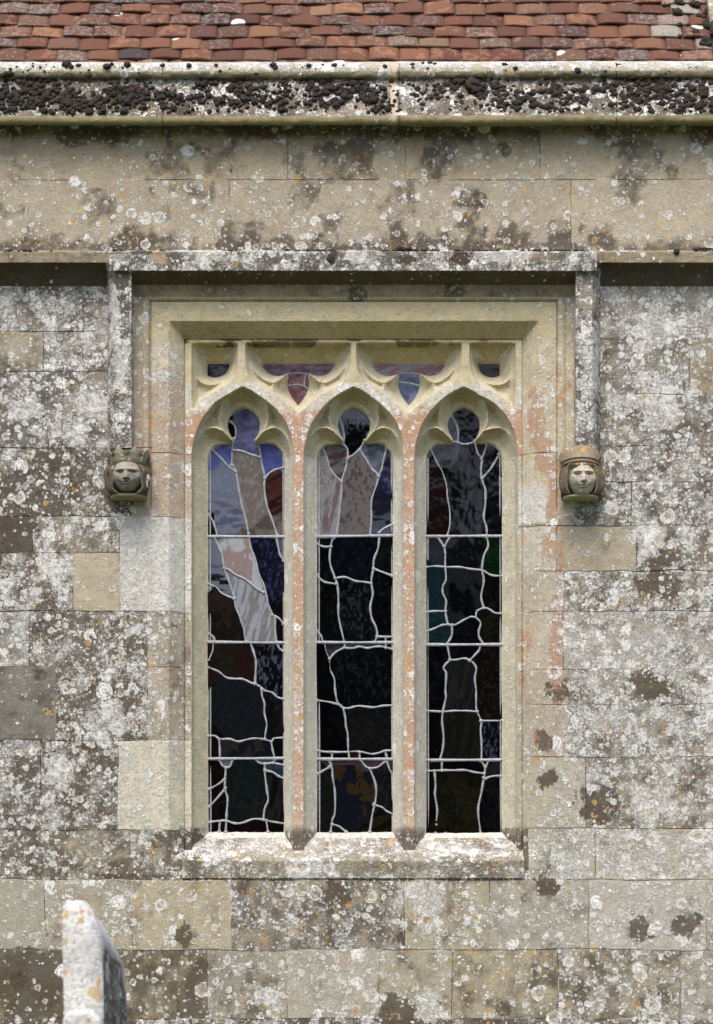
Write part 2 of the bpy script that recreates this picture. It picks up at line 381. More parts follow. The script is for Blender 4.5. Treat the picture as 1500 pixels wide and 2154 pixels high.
# courses: (x0, y0, x1, y1, base, (lichen, grime, red, orange)) in wall coordinates
BUFF = (.46, .39, .255); TAN = (.40, .345, .25); GREY = (.31, .29, .245); CREAM = (.58, .535, .42)
BL = [
 (-300, 603, 53, 697, GREY, (.95, .62, 0, .05)), (53, 603, 280, 697, GREY, (.90, .66, 0, .05)),
 (-300, 697, 90, 780, TAN, (.62, .50, 0, .05)), (90, 697, 280, 780, GREY, (.92, .62, 0, .05)),
 (-300, 780, 132, 942, GREY, (.75, .72, 0, .08)), (132, 780, 280, 942, GREY, (.95, .60, 0, .10)),
 (-300, 942, 150, 1087, (.29, .265, .22), (.72, .84, .15, .15)), (150, 942, 320, 1087, (.32, .29, .23), (.70, .78, .25, .15)),
 (-300, 1087, 68, 1163, (.20, .17, .16), (.12, .80, .2, .05)), (68, 1087, 253, 1163, TAN, (.85, .66, 0, .15)),
 (-300, 1163, 155, 1286, GREY, (.92, .75, 0, .25)), (155, 1163, 253, 1286, (.46, .395, .29), (.06, .22, 0, .05)),
 (253, 1087, 406, 1286, (.68, .67, .63), (.55, .03, 0, .04)),
 (-300, 1286, 62, 1403, GREY, (1.0, .55, 0, .2)), (62, 1286, 310, 1403, TAN, (.80, .78, .2, .45)), (310, 1286, 406, 1403, (.44, .39, .30), (.80, .50, .2, .15)),
 (-300, 1403, 117, 1557, (.19, .19, .175), (.10, .52, 0, .12)), (117, 1403, 310, 1557, (.33, .28, .20), (.75, .80, .50, .25)), (310, 1403, 406, 1557, (.44, .38, .30), (.72, .45, .62, .25)),
 (-300, 1557, 85, 1746, GREY, (.80, .78, .1, .3)), (85, 1557, 247, 1746, (.32, .28, .21), (.78, .84, .42, .3)), (247, 1557, 406, 1746, (.61, .575, .47), (.50, .08, 0, .08)),
 (-300, 1746, 145, 1852, TAN, (.60, .75, .1, .2)), (145, 1746, 406, 1852, TAN, (.65, .66, .2, .12)),
 # right of the window
 (1208, 600, 1800, 712, GREY, (.92, .52, 0, .06)),
 (1208, 712, 1450, 828, (.30, .285, .25), (.72, .64, 0, .05)), (1450, 712, 1800, 828, (.36, .29, .19), (.60, .5, 0, .15)),
 (1208, 828, 1800, 938, GREY, (.80, .64, 0, .12)),
 (1208, 938, 1390, 1013, GREY, (.80, .66, 0, .10)), (1390, 938, 1800, 1013, GREY, (.85, .7, 0, .15)),
 (1208, 1013, 1330, 1106, GREY, (.75, .70, 0, .2)), (1330, 1013, 1800, 1106, GREY, (.85, .72, .05, .15)),
 (1095, 1106, 1171, 1201, (.56, .51, .42), (.62, .12, .25, .25)), (1171, 1106, 1338, 1201, (.42, .37, .27), (.16, .45, 0, .2)), (1338, 1106, 1800, 1201, TAN, (.85, .68, 0, .15)),
 (1095, 1201, 1187, 1286, (.50, .44, .35), (.55, .2, .48, .25)), (1187, 1201, 1800, 1286, TAN, (.90, .66, .05, .35)),
 (1095, 1286, 1185, 1409, (.50, .44, .35), (.45, .2, .55, .25)), (1185, 1286, 1800, 1409, (.43, .40, .35), (.98, .55, .08, .2)),
 (1095, 1409, 1195, 1482, (.48, .42, .33), (.50, .25, .62, .25)), (1195, 1409, 1800, 1482, (.43, .39, .31), (.92, .60, .1, .15)),
 (1095, 1482, 1195, 1592, (.48, .42, .34), (.58, .3, .70, .3)), (1195, 1482, 1800, 1592, (.43, .39, .31), (1.0, .62, .08, .25)),
 (1095, 1592, 1233, 1742, (.48, .44, .35), (.60, .35, .40, .3)), (1233, 1592, 1800, 1742, (.43, .39, .31), (.88, .62, .12, .45)),
 (1112, 1742, 1250, 1848, (.48, .45, .37), (.85, .45, .1, .3)), (1250, 1742, 1800, 1848, (.47, .43, .35), (.98, .42, .1, .35)),
 # below the sill
 (-300, 1852, 96, 1998, (.38, .375, .30), (.30, .18, 0, .03)), (96, 1852, 277, 1998, (.42, .38, .29), (.55, .45, 0, .12)), (277, 1852, 488, 1998, (.46, .40, .27), (.42, .45, .05, .35)),
 (488, 1852, 850, 1998, (.37, .33, .26), (.60, .64, .08, .45)), (850, 1852, 1030, 1998, (.44, .40, .29), (.52, .48, 0, .40)),
 (1030, 1852, 1237, 1998, (.44, .41, .34), (.55, .50, 0, .3)), (1237, 1852, 1485, 1998, (.54, .52, .47), (.52, .40, 0, .45)), (1485, 1852, 1800, 1998, (.44, .41, .34), (.6, .45, 0, .2)),
 (-300, 1998, 437, 2143, (.34, .29, .19), (.28, .68, 0, .12)), (437, 1998, 606, 2143, (.38, .35, .28), (.52, .52, 0, .3)), (606, 1998, 797, 2143, (.43, .40, .335), (.55, .38, .15, .3)),
 (797, 1998, 951, 2143, (.42, .38, .27), (.55, .50, 0, .25)), (951, 1998, 1173, 2143, (.42, .37, .25), (.42, .55, 0, .35)), (1173, 1998, 1430, 2143, (.39, .35, .26), (.65, .60, .1, .35)), (1430, 1998, 1800, 2143, (.42, .39, .31), (.75, .50, 0, .3)),
 (-300, 2143, 300, 2300, (.30, .27, .21), (.45, .9, 0, .1)), (300, 2143, 780, 2300, (.38, .36, .31), (.8, .75, 0, .2)), (780, 2143, 1180, 2300, (.32, .29, .24), (.5, .9, 0, .2)), (1180, 2143, 1800, 2300, (.38, .35, .30), (.7, .75, 0, .2)),
 (-300, 2300, 500, 2520, TAN, (.5, .6, 0, .2)), (500, 2300, 1100, 2520, TAN, (.5, .6, 0, .2)), (1100, 2300, 1800, 2520, TAN, (.5, .6, 0, .2)),
]
FR = [  # parapet stones above the string course
 (-300, 230, 606, 382, (.47, .40, .275), (.26, .42, 0, .22)), (606, 230, 853, 382, (.46, .39, .27), (.30, .48, 0, .22)), (853, 230, 1135, 382, (.46, .39, .27), (.28, .50, 0, .22)), (1135, 230, 1800, 382, (.48, .415, .29), (.45, .38, 0, .2)),
 (-300, 382, 483, 545, (.48, .415, .30), (.46, .40, 0, .35)), (483, 382, 1200, 545, (.47, .405, .295), (.44, .42, 0, .32)), (1200, 382, 1800, 545, (.48, .415, .30), (.45, .36, 0, .28)),
]
HJ = [(318, 952, 403), (1090, 955, 1170), (400, 957, 440), (615, 957, 668), (825, 957, 898), (1053, 957, 1100)]   # short bed joints in the jambs

# grid lines
def lines(segs, joints, tol):
    L = []
    for a, b, st in segs: L += list(np.arange(a, b, st))
    L = [v for v in L if all(abs(v - j) > tol for j in joints)]
    for j in joints: L += [j - 1.1, j, j + 1.1]
    L = sorted(L); out = [L[0]]
    for v in L[1:]:
        if v - out[-1] > .3: out.append(v)
    return np.array(out)
jx = sorted({b[0] for b in BL + FR if 0 < b[0] < 1600} | {743})
jy = sorted({b[1] for b in BL + FR if b[1] > 240} | {952, 1087, 1286, 1557})
gx = lines([(-300, 210, 9), (210, 300, 2), (300, 345, 2), (345, 408, 1.8), (408, 1090, 1.5), (1090, 1145, 1.8), (1145, 1270, 2), (1270, 1801, 9)], jx, .9)
gy = lines([(246, 520, 6), (520, 700, 1.8), (700, 1000, 1.5), (1000, 1735, 6), (1735, 1860, 2), (1860, 2521, 9)], jy, .9)
X, Y = np.meshgrid(gx, gy)

n_j = fbm(X, Y, 26, 77)
H = np.zeros_like(X)                                   # depth into the wall
REG = np.zeros(X.shape, int)                           # 0 masonry 1 parapet 2 string 3 hood 4 surround 5 tracery 6,7 mullions 8 sill
fy0, fy1 = qy(527, -.035), qy(530, -.12)
hood_x0, hood_x1 = qx(229, -.12), qx(1256, -.12)
# parapet and string course
par = Y < fy0; H[par] = -.035
s = (Y >= fy0) & (Y < fy1); H[s] = lerp(-.035, -.12, (Y[s] - fy0) / (fy1 - fy0))
sf = qy(553, -.12)
s = (Y >= fy1) & (Y < sf); H[s] = -.12
s = (Y >= sf) & (Y < 603); t = (Y[s] - sf) / (603 - sf); H[s] = -.12 * (1 - t ** .5)
REG[(Y >= fy0) & (Y < 603)] = 2; REG[par] = 1
# hood mould
hx = (X > hood_x0) & (X < hood_x1) & (Y >= fy0)
hf = qy(570, -.13)
hh = np.full_like(X, 9.0)
s = (Y >= fy0) & (Y < fy1); hh[s] = lerp(-.035, -.13, (Y[s] - fy0) / (fy1 - fy0))
s = (Y >= fy1) & (Y < hf); hh[s] = -.13
s = (Y >= hf) & (Y < 600); t = (Y[s] - hf) / (600 - hf); hh[s] = -.13 + .105 * t ** .8
s = (Y >= 600) & (Y < 625); t = (Y[s] - 600) / 25; hh[s] = -.025 + .025 * np.sqrt(np.clip(1 - (1 - t) ** 2, 0, 1))
use = hx & (Y < 625)
H[use] = np.minimum(np.where(Y < 603, 9, H), hh)[use]; REG[use] = 3
# the two legs of the hood mould
for a, b, c, d_ in ((qx(227, -.02), qx(243, -.105), qx(277, -.105), 281), (qx(1262, -.02), qx(1248, -.105), qx(1211, -.105), 1207)):
    sgn = 1 if b > a else -1
    xx = X * sgn; a2, b2, c2, d2 = a * sgn, b * sgn, c * sgn, d_ * sgn
    prof = np.full_like(X, 9.0)
    s = (xx >= a2 - 1.5) & (xx < b2); prof[s] = lerp(-.02, -.105, np.clip((xx[s] - a2) / (b2 - a2), 0, 1) ** .8)
    s = (xx >= b2) & (xx < c2); prof[s] = -.105
    s = (xx >= c2) & (xx <= d2 + .1); prof[s] = lerp(-.105, 0, (xx[s] - c2) / (d2 - c2))
    u = (prof < 5) & (Y > qy(548, -.1)) & (Y < 950)
    low = u & (prof < H); H[low] = prof[low]; REG[u & (Y > 560)] = 3
# surround: flat margin with roll, splay, tracery plane
sur = (X > 281) & (X < 1207) & (Y > 625) & (Y < 1087)
sur |= (X > 318) & (X < 1171) & (Y >= 1087) & (Y < 1812)
REG[sur] = 4
x0, x1, y0 = 318, 1170, 635
dout = np.maximum.reduce([x0 - X, X - x1, y0 - Y])        # outside the roll's inner edge
fade = 1 - sstep(1055, 1087, Y)
roll = np.where((dout >= 0) & (dout < 2.5), .012, 0) + np.where((dout >= 2.5) & (dout < 20), -.014 * np.sin(np.clip((dout - 2.5) / 17.5, 0, 1) * math.pi) ** .7, 0)
H += np.where(sur, roll * fade, 0)
r0 = np.minimum.reduce([X - 355, 1133 - X, Y - 675])
rx0, rx1, ry0 = qx(388, FY), qx(1100, FY), qy(713, FY)
r1 = np.maximum.reduce([rx0 - X, X - rx1, ry0 - Y])
win = (r0 > 0) & (Y < 1830)
spl = win & (r1 > 0); H[spl] = (FY * r0 / (r0 + r1) * (1 - sstep(1772, 1818, Y + (n_j - .5) * 20)))[spl]
inn = win & (r1 <= 0); H[inn] = FY + np.where(r1[inn] > -2.2, .010, 0)
REG[win] = 4
wx = (gx > 385) & (gx < 1105); wy = (gy > 700) & (gy < 1830)
sub = np.ix_(wy, wx); XX = X[sub]; YY = Y[sub]; HH = H[sub].copy(); D1 = np.full(XX.shape, 1e9); INL = np.zeros(XX.shape, int)
for kind, sets in ((1, LIGHTS), (2, COMPS)):
    for (a, b, c) in sets:
        m_ = (XX > a[:, 0].min() - 2) & (XX < a[:, 0].max() + 2) & (YY > a[:, 1].min() - 2) & (YY < a[:, 1].max() + 2)
        xx, yy = XX[m_], YY[m_]
        d1, d2, d3 = sdf(a, xx, yy), sdf(b, xx, yy), sdf(c, xx, yy)
        v = HH[m_]
        e1 = np.maximum(d1, 0)
        z = (d1 > 0) & (d2 <= 0)
        t = np.clip(e1 / np.minimum(10.0 if kind == 1 else 13.0, e1 - d2 + 1e-6), 0, 1)
        t0_ = e1 / (e1 - d2 + 1e-6)
        w_ = np.clip((e1 - d2 - 6) / 18, 0, 1)         # wide places are the sunk eyes of the cusps
        sink = .055 * w_ * np.sin(np.clip(t0_, 0, 1) * math.pi) ** .8 * (1 if kind == 1 else .5)
        v = np.where(z, FY + (MY - FY) * (t ** .85) + sink, v)
        z = (d2 > 0) & (d3 <= 0); t = np.maximum(d2, 0) / (np.maximum(d2, 0) - d3 + 1e-6)
        prof = np.where(t < .82, .80 * np.sin(t / .82 * math.pi / 2) ** .9 if kind == 1 else .80 * (t / .82) ** .8, .80 + .2 * (t - .82) / .18)
        if kind == 1: prof = np.where(yy > 985, np.where(t < .82, .86 * t / .82, .86 + .14 * (t - .82) / .18), lerp(prof, np.where(t < .82, .86 * t / .82, .86 + .14 * (t - .82) / .18), sstep(945, 985, yy)))
        v = np.where(z, MY + (GY - MY) * prof, v)
        v = np.where(d3 > 0, GY + .035, v)
        HH[m_] = v
        D1[m_] = np.minimum(D1[m_], np.abs(d1)); q = INL[m_]; q[d1 > 0] = kind; q[d3 > 0] = 9; INL[m_] = q
H[sub] = HH
# sill
sl = np.full_like(X, 9.0)
sx = (X > rx0 - 2) & (X < rx1 + 2)
y_a = qy(1747, GY); y_b = qy(1761, GY - .03); y_c = 1810
s = sx & (Y >= y_a) & (Y < y_b); sl[s] = lerp(GY + .002, GY - .03, (Y[s] - y_a) / (y_b - y_a))
s = sx & (Y >= y_b) & (Y < y_c); sl[s] = lerp(GY - .03, -.006, (Y[s] - y_b) / (y_c - y_b))
s = sx & (Y >= y_c) & (Y < 1849); sl[s] = -.006
m_ = (sl < H); H = np.where(m_, sl, H); REG[m_] = 8
REG[(Y >= 1812) & (Y < 1849) & sx] = 8
# tracery and mullions as their own parts
tr = inn & (Y < qy(957, FY)) & (REG == 4); REG[tr] = 5
for k, (a, b) in enumerate(((qx(596.5, GY), qx(669, GY)), (qx(824.5, GY), qx(899, GY)))):
    m_ = (X > a - 1) & (X < b + 1) & (Y >= qy(957, FY)) & (REG == 4); REG[m_] = 6 + k
opening = np.zeros(X.shape, bool); o_ = opening[sub]; o_[INL == 9] = True; opening[sub] = o_
opening &= (REG != 8)

# colour and growth maps
B = np.zeros(X.shape + (3,)); K = np.zeros(X.shape + (4,))
B[:] = TAN; K[:] = (.5, .5, 0, .2)
warpx = 0
for i, (a, b, c, d_, bc, kc) in enumerate(BL + FR):
    m_ = (X >= a) & (X <= c) & (Y >= b) & (Y <= d_) & ((REG == 1) if i >= len(BL) else (REG != 1))
    r_ = random.uniform(.93, 1.07)
    B[m_] = np.array(bc) * r_; K[m_] = kc
    H[m_ & ((REG == 0) | (REG == 1))] += random.uniform(-.0025, .0025)
def paint(m, base=None, k=None, f=1.0):
    """blend base colour / growth where m; f may be an array"""
    f = np.asarray(f, float) * m
    if base is not None: B[:] = B * (1 - f[..., None]) + np.array(base) * f[..., None]
    if k is not None: K[:] = K * (1 - f[..., None]) + np.array(k) * f[..., None]
n_a = fbm(X, Y, 70, 1); n_b = fbm(X, Y, 24, 2); n_c = fbm(X, Y, 10, 3)
K[..., 0] *= lerp(.65, 1.3, n_a); K[..., 1] = np.clip(K[..., 1] + (n_b - .5) * .5, 0, 1.1)
# parapet: darker under the cornice; concave shading above the string painted into the maps
p = REG == 1; K[..., 1] *= np.where(p, .82, 1); K[..., 0] *= np.where(p, .85, 1)
K[..., 1] += p * (.38 * (1 - sstep(250, 345, Y + (n_b - .5) * 70)) + .40 * sstep(478, 530, Y + (n_b - .5) * 40) + .25 * sstep(.52, .62, n_a))
# string course
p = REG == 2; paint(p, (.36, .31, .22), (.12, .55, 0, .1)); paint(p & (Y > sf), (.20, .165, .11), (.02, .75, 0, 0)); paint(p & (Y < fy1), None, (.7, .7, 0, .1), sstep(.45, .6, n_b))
# hood
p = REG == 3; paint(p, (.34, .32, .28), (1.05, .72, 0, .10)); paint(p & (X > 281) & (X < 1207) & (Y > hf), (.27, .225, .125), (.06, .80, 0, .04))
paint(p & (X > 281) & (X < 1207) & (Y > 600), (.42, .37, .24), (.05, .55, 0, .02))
paint(p & (X > 1000) & (Y < 600), (.45, .42, .33), None, .4)
# surround
p = REG == 4
paint(p & (Y < 1087), CREAM, (.42, .15, .08, .18))
out = p & (dout > 0) & (Y < 1087); paint(out, (.42, .38, .28), (.62, .35, .05, .15))
paint(out & (Y < 660) & (X > 318) & (X < 1170), (.50, .44, .30), (.18, .25, 0, .03))
lint = p & (Y < 735) & (dout <= 0); paint(lint, (.54, .475, .31), (.15, .10, 0, .03), 1 - sstep(700, 735, Y))
paint(p & (r0 > 0) & (r1 > 0) & (Y < 713) & (X > 380) & (X < 1110), (.50, .42, .23), (.02, .42, 0, .0))
lj = p & (X < 410) & (Y > 740) & (Y < 1087); paint(lj, (.50, .42, .33), (.50, .15, .72, .30), sstep(755, 830, Y + (n_b - .5) * 60))
rj = p & (X > 1085) & (Y > 700) & (Y < 1100); paint(rj, (.56, .50, .37), (.42, .10, .38, .22), sstep(690, 760, Y + (n_b - .5) * 60))
paint(rj & (X > 1150), None, (.55, .3, .55, .15)); paint(rj & (Y > 1010) & (X < 1150), (.66, .65, .62), (.6, .02, .1, .1), sstep(1000, 1040, Y))
# splay and inner reveals stay clean
rev = p & (X > 400) & (X < 1092) & (Y > 735) & (Y < 1740); paint(rev, (.60, .565, .44), (.26, .10, .05, .08))
paint(rev & (X < 500) & (Y > 900), (.56, .52, .38), (.18, .14, 0, .06), .8)
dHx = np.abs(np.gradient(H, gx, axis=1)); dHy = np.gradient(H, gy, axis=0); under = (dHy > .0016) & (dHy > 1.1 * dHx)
p = (REG == 5); paint(p, (.57, .525, .39), (.05, .03, 0, 0))
ff = (H < FY + .004) & p; paint(ff, (.60, .55, .40), (.40, .05, .10, .10)); paint(ff & (Y > 800), (.64, .60, .50), (.85, .10, .25, .3)); paint(ff & (Y < 800), (.57, .51, .34), (.04, .05, 0, .02))
paint(ff, (.52, .40, .30), (.6, .05, 1.12, .65), sstep(838, 880, Y + (n_b - .5) * 60) * (ff & (Y > 805)))
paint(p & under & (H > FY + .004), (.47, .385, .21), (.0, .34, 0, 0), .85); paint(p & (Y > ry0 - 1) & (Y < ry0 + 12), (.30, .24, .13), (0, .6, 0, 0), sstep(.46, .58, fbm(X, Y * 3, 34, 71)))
for k in (6, 7):
    p = REG == k; paint(p, (.63, .61, .52), (.38, .05, .05, .12)); ff = p & (H < FY + .006)
    paint(ff, (.54, .43, .33), (.80, .10, .97, 1.3)); paint(p & (Y > 1700), None, (.3, .8, 0, .05), sstep(1705, 1760, Y))
p = (REG == 4) & (r0 > 20) & (Y > 1690); paint(p, None, (.3, .75, .0, .05), sstep(1700, 1765, Y))
p = REG == 8; paint(p, (.46, .43, .35), (1.25, .62, 0, .35)); paint(p & (Y < y_b), (.70, .70, .67), (.3, .02, 0, 0), .8); paint(p & (Y > 1800 + (n_b - .5) * 30), (.40, .37, .29), (.80, .60, 0, .40))
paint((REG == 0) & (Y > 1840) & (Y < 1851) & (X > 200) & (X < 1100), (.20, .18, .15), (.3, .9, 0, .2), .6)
# individual large growths that the photograph shows: (x, y, radius, lichen, grime, red)
for (px, py, rr, kl, kg, kr, fc) in [(1370, 1440, 34, 0, 2.2, 0, .9), (1258, 1690, 40, .1, 2.0, 0, .9), (1385, 1225, 40, .1, 1.8, 0, .8), (1180, 1455, 28, .1, 2.0, 0, .9), (1150, 1640, 20, 0, 2.2, 0, .9), (1145, 1560, 20, .1, 1.8, 0, .8), (1405, 1180, 25, .1, 1.7, 0, .8),
    (1147, 1865, 22, 0, 2, 0, .8), (1370, 1690, 45, 2, 0, 0, .9), (1390, 690, 50, 2.2, .1, 0, .9), (1380, 850, 52, 2.2, .1, 0, .9), (195, 855, 40, 2.2, .1, 0, .9), (60, 860, 30, 2, .2, 0, .8), (110, 1190, 45, 2.2, .2, 0, .9), (245, 1500, 34, 2.4, .1, 0, .9),
    (120, 1625, 36, 2.4, .1, 0, .9), (640, 1820, 34, 2.2, .0, 0, .9), (890, 1885, 52, 2.0, .1, 0, .85), (900, 1940, 25, 2.4, 0, 0, .9), (905, 2120, 34, 2.4, 0, 0, .9), (555, 2100, 22, 2.2, 0, 0, .9), (700, 1890, 30, .3, 2.0, 0, .8),
    (390, 1975, 24, .1, 2.0, 0, .8), (835, 2125, 34, .1, 2.0, 0, .8), (60, 2060, 70, .1, 1.5, 0, .7), (1340, 1955, 30, .1, 1.8, 0, .8), (1440, 1945, 26, .1, 1.6, 0, .8), (1360, 1125, 36, 2, .1, 0, .8), (110, 1000, 60, .4, 1.6, .1, .6), (50, 1060, 60, .3, 1.7, .2, .6),
    (345, 800, 26, 1.6, 0, .9, .8), (1195, 785, 14, .1, 0, 1.3, .8), (1130, 765, 12, .1, 0, 1.2, .8)]:
    dd = np.hypot(X - px, (Y - py) * 1.1) / rr + (n_b - .5) * 1.8 + (n_c - .5) * 1.0
    f = (1 - sstep(.7, 1.05, dd)) * fc * ((REG == 0) | (REG == 4) | (REG == 8) | (REG == 5))
    K[..., 0] = K[..., 0] * (1 - f) + kl * f; K[..., 1] = K[..., 1] * (1 - f) + kg * f
    K[..., 2] = K[..., 2] * (1 - f) + kr * f
for (px, py, rx, ry, bc, kl, kg) in [(338, 553, 26, 16, (.36, .26, .18), .15, .2), (300, 540, 26, 9, (.10, .085, .07), .1, 1.2), (700, 550, 10, 26, (.09, .075, .06), .0, 1.2), (965, 556, 38, 14, (.12, .11, .11), .1, 1.0), (850, 560, 24, 11, (.14, .13, .12), .1, 1.0),
    (748, 552, 26, 18, (.40, .40, .40), 2.2, .0), (1125, 553, 30, 8, (.36, .26, .18), .3, .6), (430, 545, 45, 22, (.55, .53, .47), 1.8, .1), (1060, 545, 60, 20, (.5, .49, .45), 1.6, .2), (245, 660, 14, 60, (.40, .40, .40), 1.9, .0), (262, 600, 16, 26, (.22, .21, .2), .3, .9), (1235, 640, 22, 34, (.38, .34, .27), .3, .5), (1240, 800, 22, 90, (.3, .3, .3), 1.7, .5), (262, 770, 20, 60, (.5, .5, .48), 1.9, .1)]:
    dd = np.hypot((X - px) / rx, (Y - py) / ry) + (n_b - .5) * 1.5 + (n_c - .5) * 1.0
    f = (1 - sstep(.6, 1.1, dd)) * .9 * (REG == 3); paint(f > 0, bc, (kl, kg, 0, .1), f)
st = fbm(X * 3.2, Y, 130, 61, 5)
zr = ((X > 1092) & (X < 1205) & (Y > 700) & (Y < 1750)) | ((X > 320) & (X < 352) & (Y > 1290) & (Y < 1560))
K[..., 2] = np.where(zr & (REG != 5), np.clip((.30 + 1.0 * sstep(.40, .72, st)) * sstep(700, 800, Y) * (1 - .8 * sstep(1600, 1740, Y)) * (1 - .6 * sstep(1165, 1205, X + (n_b - .5) * 50)), 0, 1.0), K[..., 2])
# joints
J = np.zeros(X.shape, bool)
for i, (a, b, c, d_, bc, kc) in enumerate(BL + FR):
    zone = ((REG == 1) if i >= len(BL) else ((REG == 0) | ((REG == 4) & (r0 < 25))))
    J |= zone & (np.abs(Y - b) < .6) & (X >= a) & (X <= c) & (b > 240) & (b not in (600, 603))
    J |= zone & (np.abs(X - a) < .6) & (Y >= b) & (Y <= d_) & (not a in (1208, 1112))
J |= (np.abs(X - 743) < .6) & (Y > 640) & (Y < qy(722, FY)) & (REG == 4)
J |= (np.abs(Y - 952) < .6) & (((X > 318) & (X < 410)) | ((X > 1090) & (X < 1170))) & (REG == 4)
jn = sstep(.36, .60, fbm(X, Y, 55, 9))
H += J * (.0008 + .006 * jn)
pale = J & (fbm(X, Y, 150, 14) > .53) & (Y > 1500); jd = J * jn * ~pale
B *= (1 - .50 * jd[..., None]); K[..., 0] *= (1 - .7 * jd); paint(pale, (.62, .58, .48), (.6, .05, 0, .1), .8)
# wear
H += (fbm(X, Y, 45, 21) - .5) * .006 * (REG < 5) + (fbm(X, Y, 9, 22, 3) - .5) * .005 * ((REG < 4) | (REG == 8))
K[..., 0] *= np.where(REG == 0, 1.25, 1.0); K = np.clip(K, 0, 2.4); K[..., 1] = np.minimum(K[..., 1], 1.12); B = np.where((REG == 1)[..., None], B * np.array([.93, .95, 1.02]), B); g_ = B.mean(2, keepdims=True); B = np.where((REG == 0)[..., None], B + (g_ - B) * .14, B); B = np.where((REG == 0)[..., None], B * .84 + np.array((.44, .385, .285)) * .16, B) * np.array([1.06, 1.05, 1.03])

wj = ((REG == 0) | (REG == 1)) * np.clip(np.minimum.reduce([np.maximum(np.maximum(281 - X, X - 1207), Y - 1850), np.where(REG == 1, fy0 - Y, np.maximum(Y - 640, 0)), np.where((X > 200) & (X < 1290) & (REG == 0), np.maximum(np.maximum(200 - X, X - 1290), Y - 1080), 99)]) / 25, 0, 1)
XJ = X + wj * (fbm(X, Y, 90, 51, 3) - .5) * 9; YJ = Y + wj * ((fbm(X, Y, 110, 52, 3) - .5) * 9 + (fbm(X, Y, 16, 53, 2) - .5) * 2)
WX = (XJ - CX) * S; WZ = (CY - YJ) * S
idx = np.arange(X.size).reshape(X.shape)
cellreg = REG[:-1, :-1].copy()
cell_open = opening[:-1, :-1] & opening[1:, 1:] & opening[1:, :-1] & opening[:-1, 1:]
def cut(name, ids, parent, label=None):
    m_ = np.isin(cellreg, ids) & ~cell_open
    i = idx[:-1, :-1][m_]; w = X.shape[1]
    F = np.stack([i, i + 1, i + w + 1, i + w], 1)
    u, inv = np.unique(F, return_inverse=True); F = inv.reshape(F.shape)
    V = np.stack([WX.ravel()[u], H.ravel()[u], WZ.ravel()[u]], 1)
    o = mesh_obj(name, V, F, M_CARVED if ids[0] in (5, 6, 7) else M_STONE, None, False, B.reshape(-1, 3)[u], K.reshape(-1, 4)[u], flip=True)
    me = o.data; me.polygons.foreach_set('use_smooth', np.ones(len(me.polygons), bool))
    try: me.set_sharp_from_angle(angle=R(38))
    except Exception: pass
    if label: o['label'] = label
    return P(o, parent)
masonry = cut('masonry', [0], church, 'coursed ashlar blotched with white lichen')
parapet = cut('parapet', [1], church, 'smoother buff stone band above the window')
REGc = cellreg.copy(); cellreg[(REGc == 2) & (X[:-1, :-1] > 750)] = 12
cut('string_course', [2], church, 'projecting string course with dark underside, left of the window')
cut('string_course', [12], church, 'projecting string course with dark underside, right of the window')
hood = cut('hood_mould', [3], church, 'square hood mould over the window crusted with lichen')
window = empty('traceried_window', (0, 0, 0)); P(window)
window['label'] = 'three light window with trefoiled heads and leaded stained glass'
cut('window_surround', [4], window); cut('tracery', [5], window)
cut('mullion', [6], window, 'mullion between the left and middle lights'); cut('mullion', [7], window, 'mullion between the middle and right lights')
cut('sill', [8], window)
# core of the wall behind the facing
def box(name, a, b, mat, parent=None, base=(.35, .31, .24), mask=(.3, .4, 0, .1)):
    (x0, y0, z0), (x1, y1, z1) = a, b
    V = [(x, y, z) for x in (x0, x1) for y in (y0, y1) for z in (z0, z1)]
    F = [(0, 1, 3, 2), (4, 6, 7, 5), (0, 4, 5, 1), (2, 3, 7, 6), (0, 2, 6, 4), (1, 5, 7, 3)]
    return mesh_obj(name, V, F, mat, parent, False, base, mask)
P(box('wall_core', (-2.72, .34, GZ - .02), (2.72, .8, 4.45), M_STONE))
